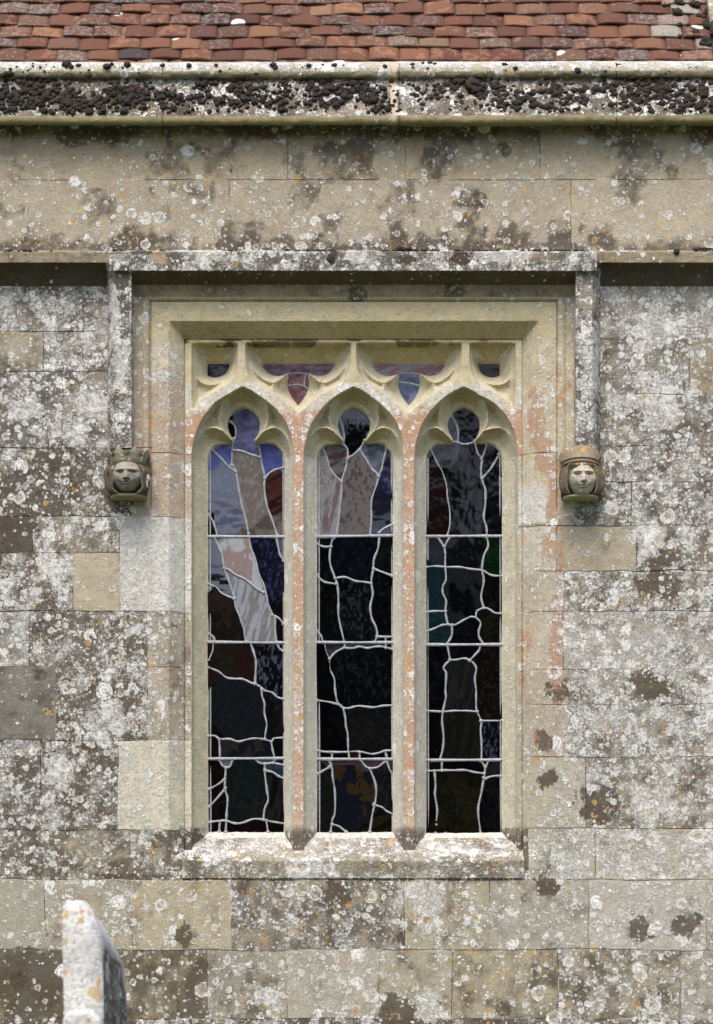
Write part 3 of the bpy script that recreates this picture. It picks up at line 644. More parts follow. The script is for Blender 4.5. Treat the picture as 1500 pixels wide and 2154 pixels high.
# ------------------------------------------------------------ cornice
def py2z(py, y): return (CY - py) * S * (D + y) / D
prof = [(-.020, 268), (-.040, 262), (-.145, 261), (-.162, 258), (-.168, 244), (-.163, 241), (-.145, 228), (-.120, 208), (-.095, 188), (-.068, 168), (-.075, 165), (-.093, 162), (-.104, 155), (-.106, 148), (-.100, 140), (-.086, 134), (-.066, 131), (-.02, 130), (.10, 129)]
def cornice():
    pts = []
    for i in range(len(prof) - 1):
        n = 3 if 4 < i < 9 else 2
        for k in range(n): t = k / n; pts.append((lerp(prof[i][0], prof[i + 1][0], t), lerp(prof[i][1], prof[i + 1][1], t)))
    pts.append(prof[-1]); pts = np.array(pts)
    js = (342, 840, 1297)
    xs = lines([(-300, 0, 12), (0, 1500, 4), (1500, 1801, 12)], js, 1.2)
    A, Bp = np.meshgrid(xs, np.arange(len(pts))); yy = pts[Bp, 0].copy(); pz = pts[Bp, 1].copy()
    nn = fbm(A, pz * 2, 30, 31); n2 = fbm(A, pz * 2, 9, 32, 3)
    yy += (nn - .5) * .014 + (n2 - .5) * .008; pz = pz + (fbm(A, pz * 0, 120, 33) - .5) * 3.5 + (A - 750) * -.002 + (fbm(A, pz, 14, 34) - .5) * 1.6
    for j in js: yy += (np.abs(A - j) < .6) * .012
    yy += (A > 840) * -.006
    wx = (A - CX) * S * (D + yy) / D; wz = (CY - pz) * S * (D + yy) / D
    base = np.zeros(A.shape + (3,)); mask = np.zeros(A.shape + (4,)); p0 = pts[Bp, 1]
    base[:] = (.42, .375, .285); mask[:] = (.72, .72, 0, .15)
    f = p0 > 243; base[f] = (.36, .31, .17); mask[f] = (.02, .45, 0, 0)  # undercut fillet: its olive shade is painted into the base colour
    f = p0 < 166; base[f] = (.50, .46, .34); mask[f] = (.9, .35, 0, .15)
    f = (p0 > 150) & (p0 < 166); base[f] = (.34, .30, .19); mask[f] = (.15, .5, 0, .1)
    f = p0 < 142; g = fbm(A, A * 0, 90, 36) + (A > 820) * .2 + (A < 130) * .4
    w = (f * sstep(.45, .60, g) * sstep(.30, .55, fbm(A, p0 * 2, 16, 38)))[..., None]; base = base * (1 - w) + np.array((.66, .65, .60)) * w; mask[..., 0] += .8 * w[..., 0]; mask[..., 1] *= 1 - .6 * w[..., 0]
    mask[..., 0] *= lerp(.5, 1.5, fbm(A, p0, 40, 37))
    f = (np.abs(A - 829) < 7); base[f] = (.58, .47, .34); mask[f] = (.1, 0, 0, 0)
    for j in js: base[np.abs(A - j) < .6] *= .5
    m = A.shape[1]; i = (np.arange(A.shape[0] - 1)[:, None] * m + np.arange(m - 1)[None]).ravel()
    o = mesh_obj('cornice', np.stack([wx.ravel(), yy.ravel(), wz.ravel()], 1), np.stack([i, i + 1, i + m + 1, i + m], 1), M_STONE, None, True, base.reshape(-1, 3), mask.reshape(-1, 4))
    o['label'] = 'sloping parapet cornice with a rolled top edge'
    P(o)
cornice()

# ------------------------------------------------------------ moss cushions
import bmesh
def ico(sub):
    bm = bmesh.new(); bmesh.ops.create_icosphere(bm, subdivisions=sub, radius=1)
    V = np.array([v.co[:] for v in bm.verts]); F = np.array([[v.index for v in f.verts] for f in bm.faces]); bm.free(); return V, F
IV, IF = ico(2); IV3, IF3 = ico(3)
def lumps(name, spots, label, mat=M_MOSS):
    Vs = []; Fs = []; n = 0; r = np.random.default_rng(5)
    for (x, y, z, rad, nx, ny, nz, fl) in spots:
        big = rad > .017; V0, F0 = (IV3, IF3) if big else (IV, IF)
        j = 1 + (vnoise(V0[:, 0] * 2.5 + 100 * r.random(), V0[:, 1] * 2.5 + V0[:, 2] * 3.1 + 50, 3) - .5) * .40 + r.normal(size=len(V0)) * .12
        V = V0 * j[:, None] * np.array([r.uniform(.85, 1.25), 1, r.uniform(.8, 1.1)])
        nrm = np.array([nx, ny, nz]); nrm = nrm / np.linalg.norm(nrm)
        V = V - np.outer(V @ nrm, nrm) * (1 - fl)
        V = V * rad + np.array([x, y, z]) + nrm * rad * fl * .35
        Vs.append(V); Fs.append(F0 + n); n += len(V)
    # keep all as triangles
    o = mesh_obj(name, np.concatenate(Vs), np.concatenate(Fs), mat, None, True)
    return tag(o, label, 'moss', kind='stuff')
def prof_y(py):
    a = [(p, y) for (y, p) in prof if 130 < p < 244]; a.sort()
    return float(np.interp(py, [q[0] for q in a], [q[1] for q in a]))
spots = []
r = np.random.default_rng(21)
clus = [(20, 205, 40), (60, 190, 30), (100, 200, 45), (130, 215, 35), (170, 215, 28), (215, 222, 30), (240, 195, 26), (268, 200, 36), (300, 212, 26), (40, 232, 25), (345, 200, 14), (345, 225, 14), (400, 205, 22), (435, 185, 22), (455, 215, 22), (500, 190, 22), (497, 222, 16), (530, 210, 26), (545, 190, 20), (590, 215, 22), (605, 185, 18), (655, 195, 30), (665, 170, 16), (700, 185, 16), (695, 220, 20), (735, 195, 26), (770, 200, 26), (800, 225, 20), (790, 195, 16),
        (885, 200, 24), (930, 190, 18), (960, 185, 16), (1000, 185, 26), (1035, 185, 22), (1060, 200, 26), (1040, 215, 30), (1075, 225, 22), (1110, 200, 20), (1130, 225, 20), (1160, 190, 22), (1180, 225, 24), (1175, 195, 22), (1215, 210, 26), (1235, 200, 22), (1290, 180, 22), (1310, 205, 34), (1350, 190, 38), (1350, 220, 34), (1395, 200, 40), (1400, 180, 30), (1440, 210, 30), (1430, 230, 24), (1480, 190, 22), (1490, 225, 26), (1350, 172, 30)]
for (cx, cy, rad) in clus:
    for k in range(int(rad * rad / 27) + 5):
        x = cx + r.normal() * rad * .62; y = cy + r.normal() * rad * .42
        if not (163 < y < 240): continue
        s_ = r.choice([2.6, 3.8, 5.0, 6.6], p=[.25, .36, .26, .13]) * r.uniform(.85, 1.15)
        yy = prof_y(y); spots.append((*U(x, y, yy), s_ * S, 0, -.88, .47, r.uniform(.8, 1.05)))
        for q_ in range(2):
            x2, y2 = x + r.normal() * 5, min(241, max(164, y + r.normal() * 4)); spots.append((*U(x2, y2, prof_y(y2)), r.uniform(1.0, 2.0) * S, 0, -.88, .47, .9))
for k in range(620):
    x = r.uniform(-20, 1520); y = r.uniform(166, 238); yy = prof_y(y)
    if r.random() > .25 + 1.2 * (fbm(np.array([x]), np.array([y * 1.0]), 60, 91)[0] - .2): continue
    spots.append((*U(x, y, yy), r.uniform(1.6, 4.6) * S, 0, -.88, .47, r.uniform(.7, 1.0)))
for (x, y, s_) in [(966, 174, 12), (995, 181, 18), (1001, 190, 14), (268, 137, 7), (140, 136, 8), (150, 141, 6), (165, 138, 5), (398, 139, 6), (455, 138, 5), (575, 138, 7), (580, 142, 5), (650, 139, 6), (703, 138, 5), (810, 140, 5), (868, 137, 5), (1062, 137, 6), (1085, 145, 5), (1215, 150, 7), (1298, 137, 4), (1270, 160, 7), (225, 141, 8), (235, 136, 5), (342, 138, 5), (20, 157, 9), (8, 160, 7), (1330, 163, 9), (1345, 168, 10), (868, 143, 4), (186, 160, 6), (890, 134, 4), (905, 133, 5), (915, 136, 4)]:
    yy = prof_y(max(131.5, y)); spots.append((*U(x, y, yy), s_ * S, 0, -.8, .6, .7))
for k in range(150):
    x = r.uniform(0, 1500); y = r.uniform(134, 164); s_ = r.uniform(1.2, 3.4); yy = prof_y(y)
    if fbm(np.array([x]), np.array([y]), 50, 95)[0] > .5: spots.append((*U(x, y, yy), s_ * S, 0, -.8, .6, .7))
lumps('moss', spots, 'dark brown moss cushions crowding the sloping cornice face')
spots = []
for (a, b, n_) in [(236, 262, 14), (330, 350, 8), (480, 500, 6), (600, 700, 46), (660, 705, 20), (800, 925, 90), (845, 880, 30), (955, 1050, 46), (1095, 1235, 80), (1460, 1500, 34), (10, 26, 12), (30, 120, 16)]:
    for k in range(n_):
        x = r.uniform(a, b); s_ = r.uniform(1.3, 3.6); spots.append((*U(x, 528.5 + r.uniform(-2.5, 1.5) - (x > 1460) * 3, -.085 - r.uniform(0, .03)), s_ * S, 0, -.7, .7, .65))
for (x, y, s_) in [(695, 545, 8), (697, 551, 7), (694, 540, 6), (692, 556, 5), (1423, 530, 7), (840, 522, 5), (850, 524, 6), (862, 523, 5)]:
    spots.append((*U(x, y, -.122), s_ * S, 0, -1, .1, .45))
lumps('moss', spots, 'thin line of dark moss along the top of the string course and hood mould')

# ------------------------------------------------------------ tiled roof
def roof():
    pitch = R(54); sv_ = np.array([0, math.cos(pitch), math.sin(pitch)]); nv = np.array([0, -math.sin(pitch), math.cos(pitch)])
    base0 = np.array([0, .045, py2z(136, .045)])
    gauge = .1040; wdt = .1700; r = np.random.default_rng(17)
    pal = [(.205, .085, .058), (.18, .075, .056), (.25, .115, .075), (.18, .090, .068), (.27, .13, .08), (.14, .062, .052), (.085, .058, .062), (.23, .100, .068), (.34, .19, .12)]
    pw = [.22, .18, .14, .14, .08, .12, .02, .08, .02]
    Vs = []; Fs = []; Bs = []; Ms = []; n = 0
    xr_end = U(1487, 30, .3)[0]
    for k in range(-1, 17):
        x = -3.0 + (k % 2) * wdt * .5 + r.uniform(-.012, .012)
        ph = r.uniform(0, 6)
        while x < xr_end - .02:
            w = wdt * r.uniform(.965, 1.02)
            if x + w > xr_end: w = xr_end - x
            tilt = r.normal() * .028; slip = r.normal() * .0055 + .006 * math.sin(x * 2.3 + ph) + .004 * math.sin(x * 5.1 + ph * 2)
            lift = r.uniform(0, .006); camb = r.uniform(.002, .0095); th = .0145
            nu, nvv = 7, 4
            c = pal[r.choice(len(pal), p=pw)]; c = np.array(c) * r.uniform(.60, .92) * np.array([.90, .98, .95])
            mk = [r.uniform(.1, .9), r.uniform(0, .9), r.uniform(0, .55) if r.random() < .35 else .0, 1]
            lean = r.normal() * .003
            top = []; bot = []
            for j in range(nvv):
                v = [0, .004, .06, .24][j]
                for i in range(nu):
                    u = i / (nu - 1); uu = 2 * u - 1
                    edge = -.0015 if j == 0 else 0
                    off = lerp(.031, .0, v / .26) + camb * (1 - uu * uu) + lift + lean * uu + edge
                    g = r.normal() * .0006
                    p = base0 + np.array([x + w * (u * .985), 0, 0]) + sv_ * (k * gauge + v + slip + tilt * (u - .5) * w * 6 * .16 + (g if j == 0 else 0)) + nv * (off + g)
                    top.append(p); bot.append(p - nv * th)
            V = np.array(top + bot); m = nu * nvv; F = []
            for j in range(nvv - 1):
                for i in range(nu - 1):
                    a = j * nu + i; F.append((a, a + 1, a + nu + 1, a + nu)); F.append((m + a, m + a + nu, m + a + nu + 1, m + a + 1))
            for i in range(nu - 1): F.append((i, m + i, m + i + 1, i + 1))
            for j in range(nvv - 1):
                a = j * nu; F.append((a, a + nu, m + a + nu, m + a)); a += nu - 1; F.append((a, m + a, m + a + nu, a + nu))
            if x > 1.62 and r.random() < .6:
                c = np.array(r.choice([0, 1]) and (.42, .38, .29) or (.34, .2, .14)); mk = [1.0, 0, .6, 1]
            Vs.append(V); Fs.append(np.array(F) + n); n += len(V)
            Bs.append(np.tile(c, (len(V), 1))); Ms.append(np.tile(mk, (len(V), 1)))
            x += w + r.uniform(.0, .004)
    o = mesh_obj('roof', np.concatenate(Vs), np.concatenate(Fs), M_TILE, None, False, np.concatenate(Bs), np.concatenate(Ms))
    o['label'] = 'red clay tiled roof with mottled uneven tiles'; P(o)
    a = base0 - nv * .02 - sv_ * .12; b = base0 - nv * .02 + sv_ * 1.8
    V = [(-3, a[1], a[2]), (xr_end + .6, a[1], a[2]), (xr_end + .6, b[1], b[2]), (-3, b[1], b[2])]
    V += [(x, y + .05, z - .05) for x, y, z in V]
    bd = mesh_obj('boarding', V, [(0, 1, 2, 3), (7, 6, 5, 4), (0, 4, 5, 1), (3, 2, 6, 7), (0, 3, 7, 4), (1, 5, 6, 2)], M_LEAF); bd.parent = o
    # stone verge at the right-hand end
    t0 = 3 * gauge - .03; V = []
    xa = xr_end; N_ = 14
    for q in range(N_):
        tt = t0 + q * .11
        for (dx, dn) in ((0, 0), (0, .075), (.012, .085), (.16, .085), (.17, .07), (.17, 0)):
            p = base0 + np.array([xa + dx + r.normal() * .002, 0, 0]) + sv_ * tt + nv * (dn + r.normal() * .002); V.append(p)
    F = []
    for q in range(N_ - 1):
        for i in range(5): a = q * 6 + i; F.append((a, a + 1, a + 7, a + 6))
    F.append((5, 4, 3, 2, 1, 0))
    vg = mesh_obj('verge_coping', V, F, M_STONE, None, False, (.40, .35, .24), (.4, .5, 0, .2)); vg['label'] = 'stone coping at the right end of the roof'; P(vg)
    sp = []
    for (x, y, s_) in [(1427, 5, 9), (1433, 8, 7), (1460, 10, 10), (1466, 13, 8), (1486, 24, 6), (1424, 27, 9), (1432, 29, 6), (1463, 69, 8), (1485, 50, 8), (1488, 56, 8), (1430, 77, 5), (1484, 88, 11), (1490, 93, 8), (1478, 93, 7), (1398, 11, 4), (1470, 33, 6), (1430, 52, 5), (1447, 53, 5), (1480, 36, 6)]:
        # meet the roof plane on the view ray
        d = np.array(U(x, y, 0)) - np.array([0, -D, 0]); o_ = np.array([0, -D, 0.]); pl = base0 + nv * .03
        t = np.dot(pl - o_, nv) / np.dot(d, nv); p = o_ + d * t; sp.append((*p, s_ * S, 0, nv[1], nv[2], .7))
    lumps('moss', sp, 'dark moss lumps on the pale mossy roof tiles beside the verge')
roof()

# ------------------------------------------------------------ glass and leading
def lin_(c): c = np.array(c, float) / 255; return np.where(c <= .04045, c / 12.92, ((c + .055) / 1.055) ** 2.4)
GK = 1.0
def glass(name, bx, seeds, leads, default, label, clip=None, seed=0):
    x0, y0, x1, y1 = bx; st = 1.5
    nx = int((x1 - x0) / st) + 1; ny = int((y1 - y0) / st) + 1
    wall = np.zeros((ny, nx), bool)
    for L in leads:
        L = crom(L, False, 6)
        for (ax, ay), (bx_, by_) in zip(L[:-1], L[1:]):
            n = int(max(abs(bx_ - ax), abs(by_ - ay)) / .5) + 1
            for k in range(n + 1):
                t = k / n; fx = (lerp(ax, bx_, t) - x0) / st; fy = (lerp(ay, by_, t) - y0) / st
                for ddx in (0, 1):
                    i, j = int(math.floor(fx)) + ddx, int(math.floor(fy))
                    if 0 <= i < nx and 0 <= j < ny: wall[j, i] = True
    lab = np.full((ny, nx), -1); q = []; info = []
    for s_ in seeds:
        i, j = int((s_[0] - x0) / st), int((s_[1] - y0) / st)
        if 0 <= i < nx and 0 <= j < ny: lab[j, i] = len(info); q.append((i, j))
        info.append(s_)
    r = np.random.default_rng(seed)
    def flood(q):
        while q:
            nq = []
            for (i, j) in q:
                l = lab[j, i]
                for a, b in ((i + 1, j), (i - 1, j), (i, j + 1), (i, j - 1)):
                    if 0 <= a < nx and 0 <= b < ny and lab[b, a] < 0 and not wall[b, a]: lab[b, a] = l; nq.append((a, b))
            q = nq
    flood(q)
    for j in range(ny):
        for i in range(nx):
            if lab[j, i] < 0 and not wall[j, i]:
                d = default[r.integers(len(default))]
                lab[j, i] = len(info); info.append((x0 + i * st, y0 + j * st) + d); flood([(i, j)])
    wall[:] = False; q = [(i, j) for j in range(ny) for i in range(nx) if lab[j, i] >= 0]; flood(q)
    Vs = []; Fs = []; Bs = []; n = 0
    for l, s_ in enumerate(info):
        jj, ii = np.nonzero(lab == l)
        if not len(ii): continue
        cs = np.stack([ii, jj], 1); quad = np.concatenate([cs, cs + (1, 0), cs + (1, 1), cs + (0, 1)])
        key = quad[:, 1] * (nx + 2) + quad[:, 0]; u, inv = np.unique(key, return_inverse=True)
        F = inv.reshape(4, -1).T; px = x0 + (u % (nx + 2)) * st; py = y0 + (u // (nx + 2)) * st
        mx, my = px.mean(), py.mean(); tx, ty = r.normal() * .010, r.normal() * .010
        yy = GY - .006 + np.clip(((px - mx) * tx + (py - my) * ty) * S, -.004, .003)
        k = (D + yy) / D; V = np.stack([(px - CX) * S * k, yy, (CY - py) * S * k], 1)
        c1, c2, kind = lin_(s_[2]), lin_(s_[3]), s_[4]; sd_ = seed * 31 + l * 7
        if kind == 0: f = sstep(.35, .65, fbm(px, py, 14, sd_))
        elif kind == 1:
            f = sstep(.50, .58, fbm(px * .28, py, 7, sd_, 3)) * sstep(my - 25, my + 22, py)
        elif kind == 2: f = sstep(.45, .58, fbm(px * 2.2 + py * .5, py * .25, 13, sd_, 4))
        elif kind == 3: f = sstep(.56, .66, fbm(px * 1.6, py * .8, 7, sd_, 4))
        elif kind == 4: f = sstep(.49, .56, fbm(px * 1.2, py * .8, 26, sd_, 4))
        elif kind == 5: f = sstep(-4, 4, (py - 893) + (fbm(px * 2.5, py * .35, 9, sd_, 2) - .5) * 52)        # twig and sky reflections painted into the pane colour
        elif kind == 6: f = sstep(.53, .60, fbm(px * .5 + py * .9, py * .4, 6, sd_, 2))
        if s_[1] > 1290 or (s_[1] > 1131 and s_[0] > 540): c1 = c1 * .55; c2 = c2 * .6
        elif s_[0] > 900: c1 = c1 * .6; c2 = c2 * .7
        f = f[:, None]; c = c1 * (1 - f) + c2 * f
        c = c * (.82 + .36 * fbm(px, py, 6, sd_ + 3, 3))[:, None] * GK
        Vs.append(V); Fs.append(F + n); Bs.append(c); n += len(V)
    o = mesh_obj(name, np.concatenate(Vs), np.concatenate(Fs), M_GLASS, None, False, np.concatenate(Bs), flip=True)
    o['label'] = label; o.parent = window; return o
def came(name, leads, hw, hgt, parent, blobs=True, y=GY - .004, seed=1, smoothn=5):
    Vs = []; Fs = []; n = 0; r = np.random.default_rng(seed)
    for li, L in enumerate(leads):
        P_ = np.array(crom(L, False, smoothn)); T = np.gradient(P_, axis=0); T /= np.linalg.norm(T, axis=1)[:, None] + 1e-9
        N_ = np.stack([-T[:, 1], T[:, 0]], 1)
        w = hw * (1 + .16 * np.sin(np.arange(len(P_)) * .9 + li) + r.normal(size=len(P_)) * .05)
        for i in range(len(P_)):
            for a in (0, .9, 1.5, 2.24, math.pi):
                o_ = math.cos(a) * w[i] / S; p = P_[i] + N_[i] * o_
                yy = y - math.sin(a) * hgt; Vs.append(U(p[0], p[1], yy))
        for i in range(len(P_) - 1):
            for k in range(4): a = n + i * 5 + k; Fs.append((a, a + 1, a + 6, a + 5))
        n += len(P_) * 5
        if blobs:
            for e in (P_[0], P_[-1]):
                c = np.array(U(e[0], e[1], y - hgt * .6)); rr = r.uniform(.009, .0125)
                V = IV * (1 + r.normal(size=len(IV))[:, None] * .08) * np.array([rr, hgt * .75, rr * r.uniform(.7, 1)]) + c
                for v in V: Vs.append(tuple(v))
                for f in IF: Fs.append(tuple(f + n))
                n += len(V)
    o = mesh_obj(name, np.array(Vs), Fs, M_LEAD, None, True); o.parent = parent; return o
K0 = (12, 12, 16)
DEF1 = [((12, 13, 17), (6, 6, 9), 0), ((18, 20, 24), (8, 9, 12), 3), ((16, 15, 14), (7, 7, 9), 0)]
L1s = [(512, 895, (86, 91, 124), (66, 71, 100), 0), (489, 906, K0, (5, 5, 8), 0), (470, 955, (80, 84, 142), (70, 74, 128), 0), (572, 965, (74, 80, 138), (64, 70, 122), 0),
       (466, 1045, (98, 104, 122), (72, 78, 96), 1), (445, 1112, K0, K0, 0), (530, 1030, (98, 90, 87), (112, 112, 114), 3), (582, 1045, (58, 34, 30), (30, 20, 20), 6), (588, 1118, (96, 90, 86), (70, 66, 64), 0),
       (448, 1180, (92, 98, 112), (14, 16, 20), 1), (500, 1165, (150, 154, 162), (130, 116, 116), 4), (520, 1270, (132, 138, 148), (108, 106, 108), 2), (562, 1180, (20, 22, 40), (48, 52, 90), 3), (592, 1150, (100, 106, 126), (80, 86, 100), 0),
       (465, 1300, (44, 34, 32), (26, 24, 24), 4), (590, 1330, K0, K0, 0), (485, 1385, (40, 24, 22), (32, 32, 28), 4), (570, 1400, (14, 15, 20), (70, 78, 100), 3), (500, 1500, (22, 28, 34), (30, 30, 32), 3), (580, 1500, (16, 17, 22), (26, 28, 32), 2),
       (451, 1575, (28, 14, 12), (18, 10, 9), 0), (515, 1578, (44, 42, 42), (20, 24, 32), 4), (587, 1575, (30, 26, 16), (14, 14, 16), 4), (476, 1605, (112, 112, 114), (96, 96, 98), 0), (555, 1602, (92, 92, 92), (80, 80, 82), 0),
       (515, 1670, (20, 28, 30), (32, 34, 32), 3), (585, 1628, (54, 66, 82), (38, 48, 60), 0), (455, 1630, (24, 13, 12), (14, 12, 14), 0), (580, 1690, (16, 17, 20), (34, 33, 34), 2), (515, 1738, (22, 13, 12), (16, 10, 10), 0)]
L1l = [[(485.5, 887), (494, 896), (496.6, 910), (494, 922)], [(492, 923), (488.5, 940), (488, 961), (487, 979)], [(448, 947), (462, 961), (481, 981), (496, 992)],
       [(489, 979), (496, 992), (500, 1013), (503.6, 1035), (509, 1063), (516, 1088), (523, 1123)], [(489.6, 947), (509, 948.6), (527, 955.6), (548, 962)],
       [(538, 926), (546, 944.5), (549, 961), (551.6, 979), (557, 1004), (556, 1021), (558, 1045), (563.5, 1070), (573, 1095), (583, 1126)], [(557, 1006), (567.6, 994.6), (580, 987.6), (597, 983)],
       [(438, 1083), (448, 1096), (453.5, 1113), (457, 1127)], [(452, 1132), (460, 1150), (466.7, 1166), (471, 1192.7), (477, 1211), (485, 1232.7), (492.7, 1258), (496, 1276.7), (505, 1299), (513, 1323), (518, 1350)],
       [(471, 1195), (482.7, 1199), (494.7, 1208.7), (513, 1216.7), (526.7, 1227), (540, 1238), (555, 1246)],
       [(524, 1130), (526.7, 1150), (536, 1174), (544, 1206), (556, 1234), (560, 1251), (565, 1274), (573, 1292.7), (578.7, 1303), (578.7, 1326), (582, 1350)], [(573, 1294), (586.7, 1300.7), (597, 1313)],
       [(581, 1130), (585, 1150), (589, 1167), (597, 1180)], [(438, 1228), (453, 1235), (465, 1247), (478.7, 1254), (492.7, 1259)], [(438, 1333), (448, 1339), (452, 1350)],
       [(448.7, 1350), (447, 1369), (439, 1388)], [(439, 1404), (460, 1412.7), (476, 1425), (493, 1428), (510.7, 1428.7), (526.7, 1436), (538.7, 1440), (548, 1445), (556, 1452), (573, 1457), (584, 1466.7), (599, 1471)],
       [(526.7, 1352), (534.7, 1374.7), (538.7, 1393), (538, 1413), (537, 1438)], [(550.7, 1449), (550.7, 1462.7), (556, 1480), (556, 1500), (561, 1522.7), (558.7, 1540), (556.7, 1554)], [(582.7, 1352), (588, 1364), (598, 1371)],
       [(439, 1548), (452, 1548), (462.7, 1554.7), (484, 1554.7), (501, 1560), (518.7, 1556), (537, 1553), (553, 1554.7), (570.7, 1558.7), (577, 1553), (599, 1552)], [(461, 1554.7), (462, 1573), (462.7, 1596)], [(570.7, 1560), (573, 1576), (578.7, 1596)],
       [(461, 1598), (468, 1610.7), (477, 1614.7), (485, 1610.7), (488.7, 1598)], [(475, 1615), (473, 1657), (478.7, 1680), (477, 1706.7), (476, 1726.7), (475, 1750)], [(462.7, 1728), (461, 1750)], [(440, 1660), (457, 1650.7), (472, 1640)], [(440, 1697), (458.7, 1677), (474, 1658)],
       [(538.7, 1597), (544, 1604), (556, 1606.7), (573, 1605), (585, 1606.7), (600, 1610)], [(574.7, 1605), (578, 1597)], [(557, 1607), (557, 1625), (561, 1660), (564, 1682.7), (557, 1701), (554, 1724)], [(558, 1621), (573, 1624), (586.7, 1633), (600, 1638)],
       [(440, 1730), (460, 1726.7), (476, 1726.7), (493, 1732), (510.7, 1730.7), (533, 1723), (553, 1724), (570.7, 1728), (600, 1732.5)], [(560, 1725), (564, 1750)]]
L2s = [(742, 878, (98, 102, 118), (6, 6, 9), 5), (742, 948, (8, 8, 10), (5, 5, 7), 0), (720, 905, (60, 64, 76), K0, 0), (676, 1040, (122, 124, 130), (112, 98, 100), 3), (703, 965, (92, 92, 96), (70, 54, 50), 6), (700, 1060, (122, 124, 132), (98, 84, 86), 2),
       (752, 1040, (92, 89, 90), (66, 58, 56), 3), (783, 962, (94, 100, 116), (70, 76, 88), 0), (815, 1000, (26, 28, 52), (52, 56, 92), 3), (805, 1075, (20, 22, 34), (58, 66, 76), 1), (821, 1117, (74, 80, 98), (60, 66, 80), 0),
       (812, 1165, (12, 24, 24), (8, 14, 14), 0), (700, 1362, (66, 72, 88), (36, 38, 46), 0), (770, 1357, (70, 78, 94), (50, 56, 70), 0), (745, 1180, (10, 11, 18), (18, 20, 34), 3), (745, 1290, (9, 10, 14), (40, 46, 52), 3), (775, 1440, (8, 9, 12), (26, 30, 34), 3),
       (775, 1530, (16, 20, 26), (26, 24, 18), 6), (680, 1700, (26, 28, 26), (16, 18, 20), 3), (745, 1670, (22, 24, 34), (52, 42, 26), 4), (807, 1650, (20, 24, 26), (40, 38, 34), 3), (805, 1725, (16, 16, 12), (34, 32, 16), 6), (785, 1606, (74, 58, 66), (48, 50, 56), 1), (745, 1589, (30, 28, 20), (40, 16, 14), 0)]
L2l = [[(715, 881), (722, 904.5), (724, 922), (722, 934)], [(722, 934), (731, 945.6), (731, 965)], [(767, 926), (757, 944), (742.7, 957), (731, 964.7), (728, 983.7), (722, 1001), (719, 1014.5), (717.7, 1045), (714.8, 1069), (712, 1097), (708, 1127)],
       [(678, 937), (688, 964.7), (694, 985), (704.5, 1000), (719, 1014)], [(757, 946), (772, 969), (783.7, 988), (795.5, 1000), (791, 1023), (782, 1049.7), (781, 1074.7), (781, 1096.7), (778.6, 1127)], [(813, 943), (805.7, 972), (803, 986.7), (796, 1001)], [(797, 1121), (808.7, 1111), (827, 1103)],
       [(666, 1130.5), (703, 1131)], [(701.6, 1130), (695.7, 1149.6), (694, 1183), (703, 1211), (710, 1231.7), (712, 1264), (712, 1293), (717.7, 1322.7), (725, 1352)], [(666, 1144), (681, 1150), (696, 1149.6)], [(666, 1210), (682.5, 1224), (708, 1228)], [(705, 1216), (726.5, 1214), (747, 1222), (764.7, 1224), (781, 1227)],
       [(798, 1127), (795.5, 1152.5), (786.7, 1176), (785, 1198), (781, 1224), (784.5, 1249), (779, 1275.7), (782, 1300.7), (791, 1319.7), (793, 1339), (786.7, 1351)], [(786, 1196.5), (805.7, 1204), (827, 1212)], [(793, 1339.5), (827, 1339.5)], [(811, 1340), (811.6, 1363)], [(666, 1327), (675, 1337), (680, 1352)],
       [(682.5, 1352), (684, 1368), (691, 1385.5), (694, 1409), (703, 1428), (704.5, 1450), (710, 1478), (720.7, 1488), (726.5, 1508.7), (728, 1527.7), (732, 1545), (733, 1574.7), (734.6, 1597)], [(693, 1386), (706, 1372), (723.6, 1362), (725, 1352)], [(724, 1362.7), (742.7, 1363.5), (756, 1360), (772, 1363.5), (789.6, 1360.5), (805.7, 1360.5), (827, 1366)],
       [(667, 1473.5), (688, 1476), (710, 1481.5), (722, 1489), (735, 1489.6), (754, 1485), (783.7, 1488), (805.7, 1484.5), (828, 1483.7)], [(668, 1579), (690, 1582), (728, 1582), (734, 1580.5), (757, 1581), (781, 1586), (795.5, 1584), (811.6, 1579), (829, 1579)], [(698.7, 1582), (698.7, 1597)], [(756.6, 1582), (756.6, 1597)], [(810, 1580), (815, 1597)],
       [(692.8, 1599), (698.7, 1616), (700, 1635), (704.5, 1664.7), (704.5, 1708.7), (698.7, 1726), (695.7, 1750)], [(668, 1628), (694, 1613)], [(699, 1734), (713, 1738), (728, 1750)], [(760, 1600), (769, 1612), (781, 1616), (795.5, 1613), (808.7, 1603), (814.5, 1603), (820, 1619), (829, 1632)], [(778, 1617), (791, 1653), (789.6, 1686.7), (783.7, 1711.6), (778, 1750)], [(786.7, 1692.5), (804, 1698), (813, 1705.7), (829, 1713)]]
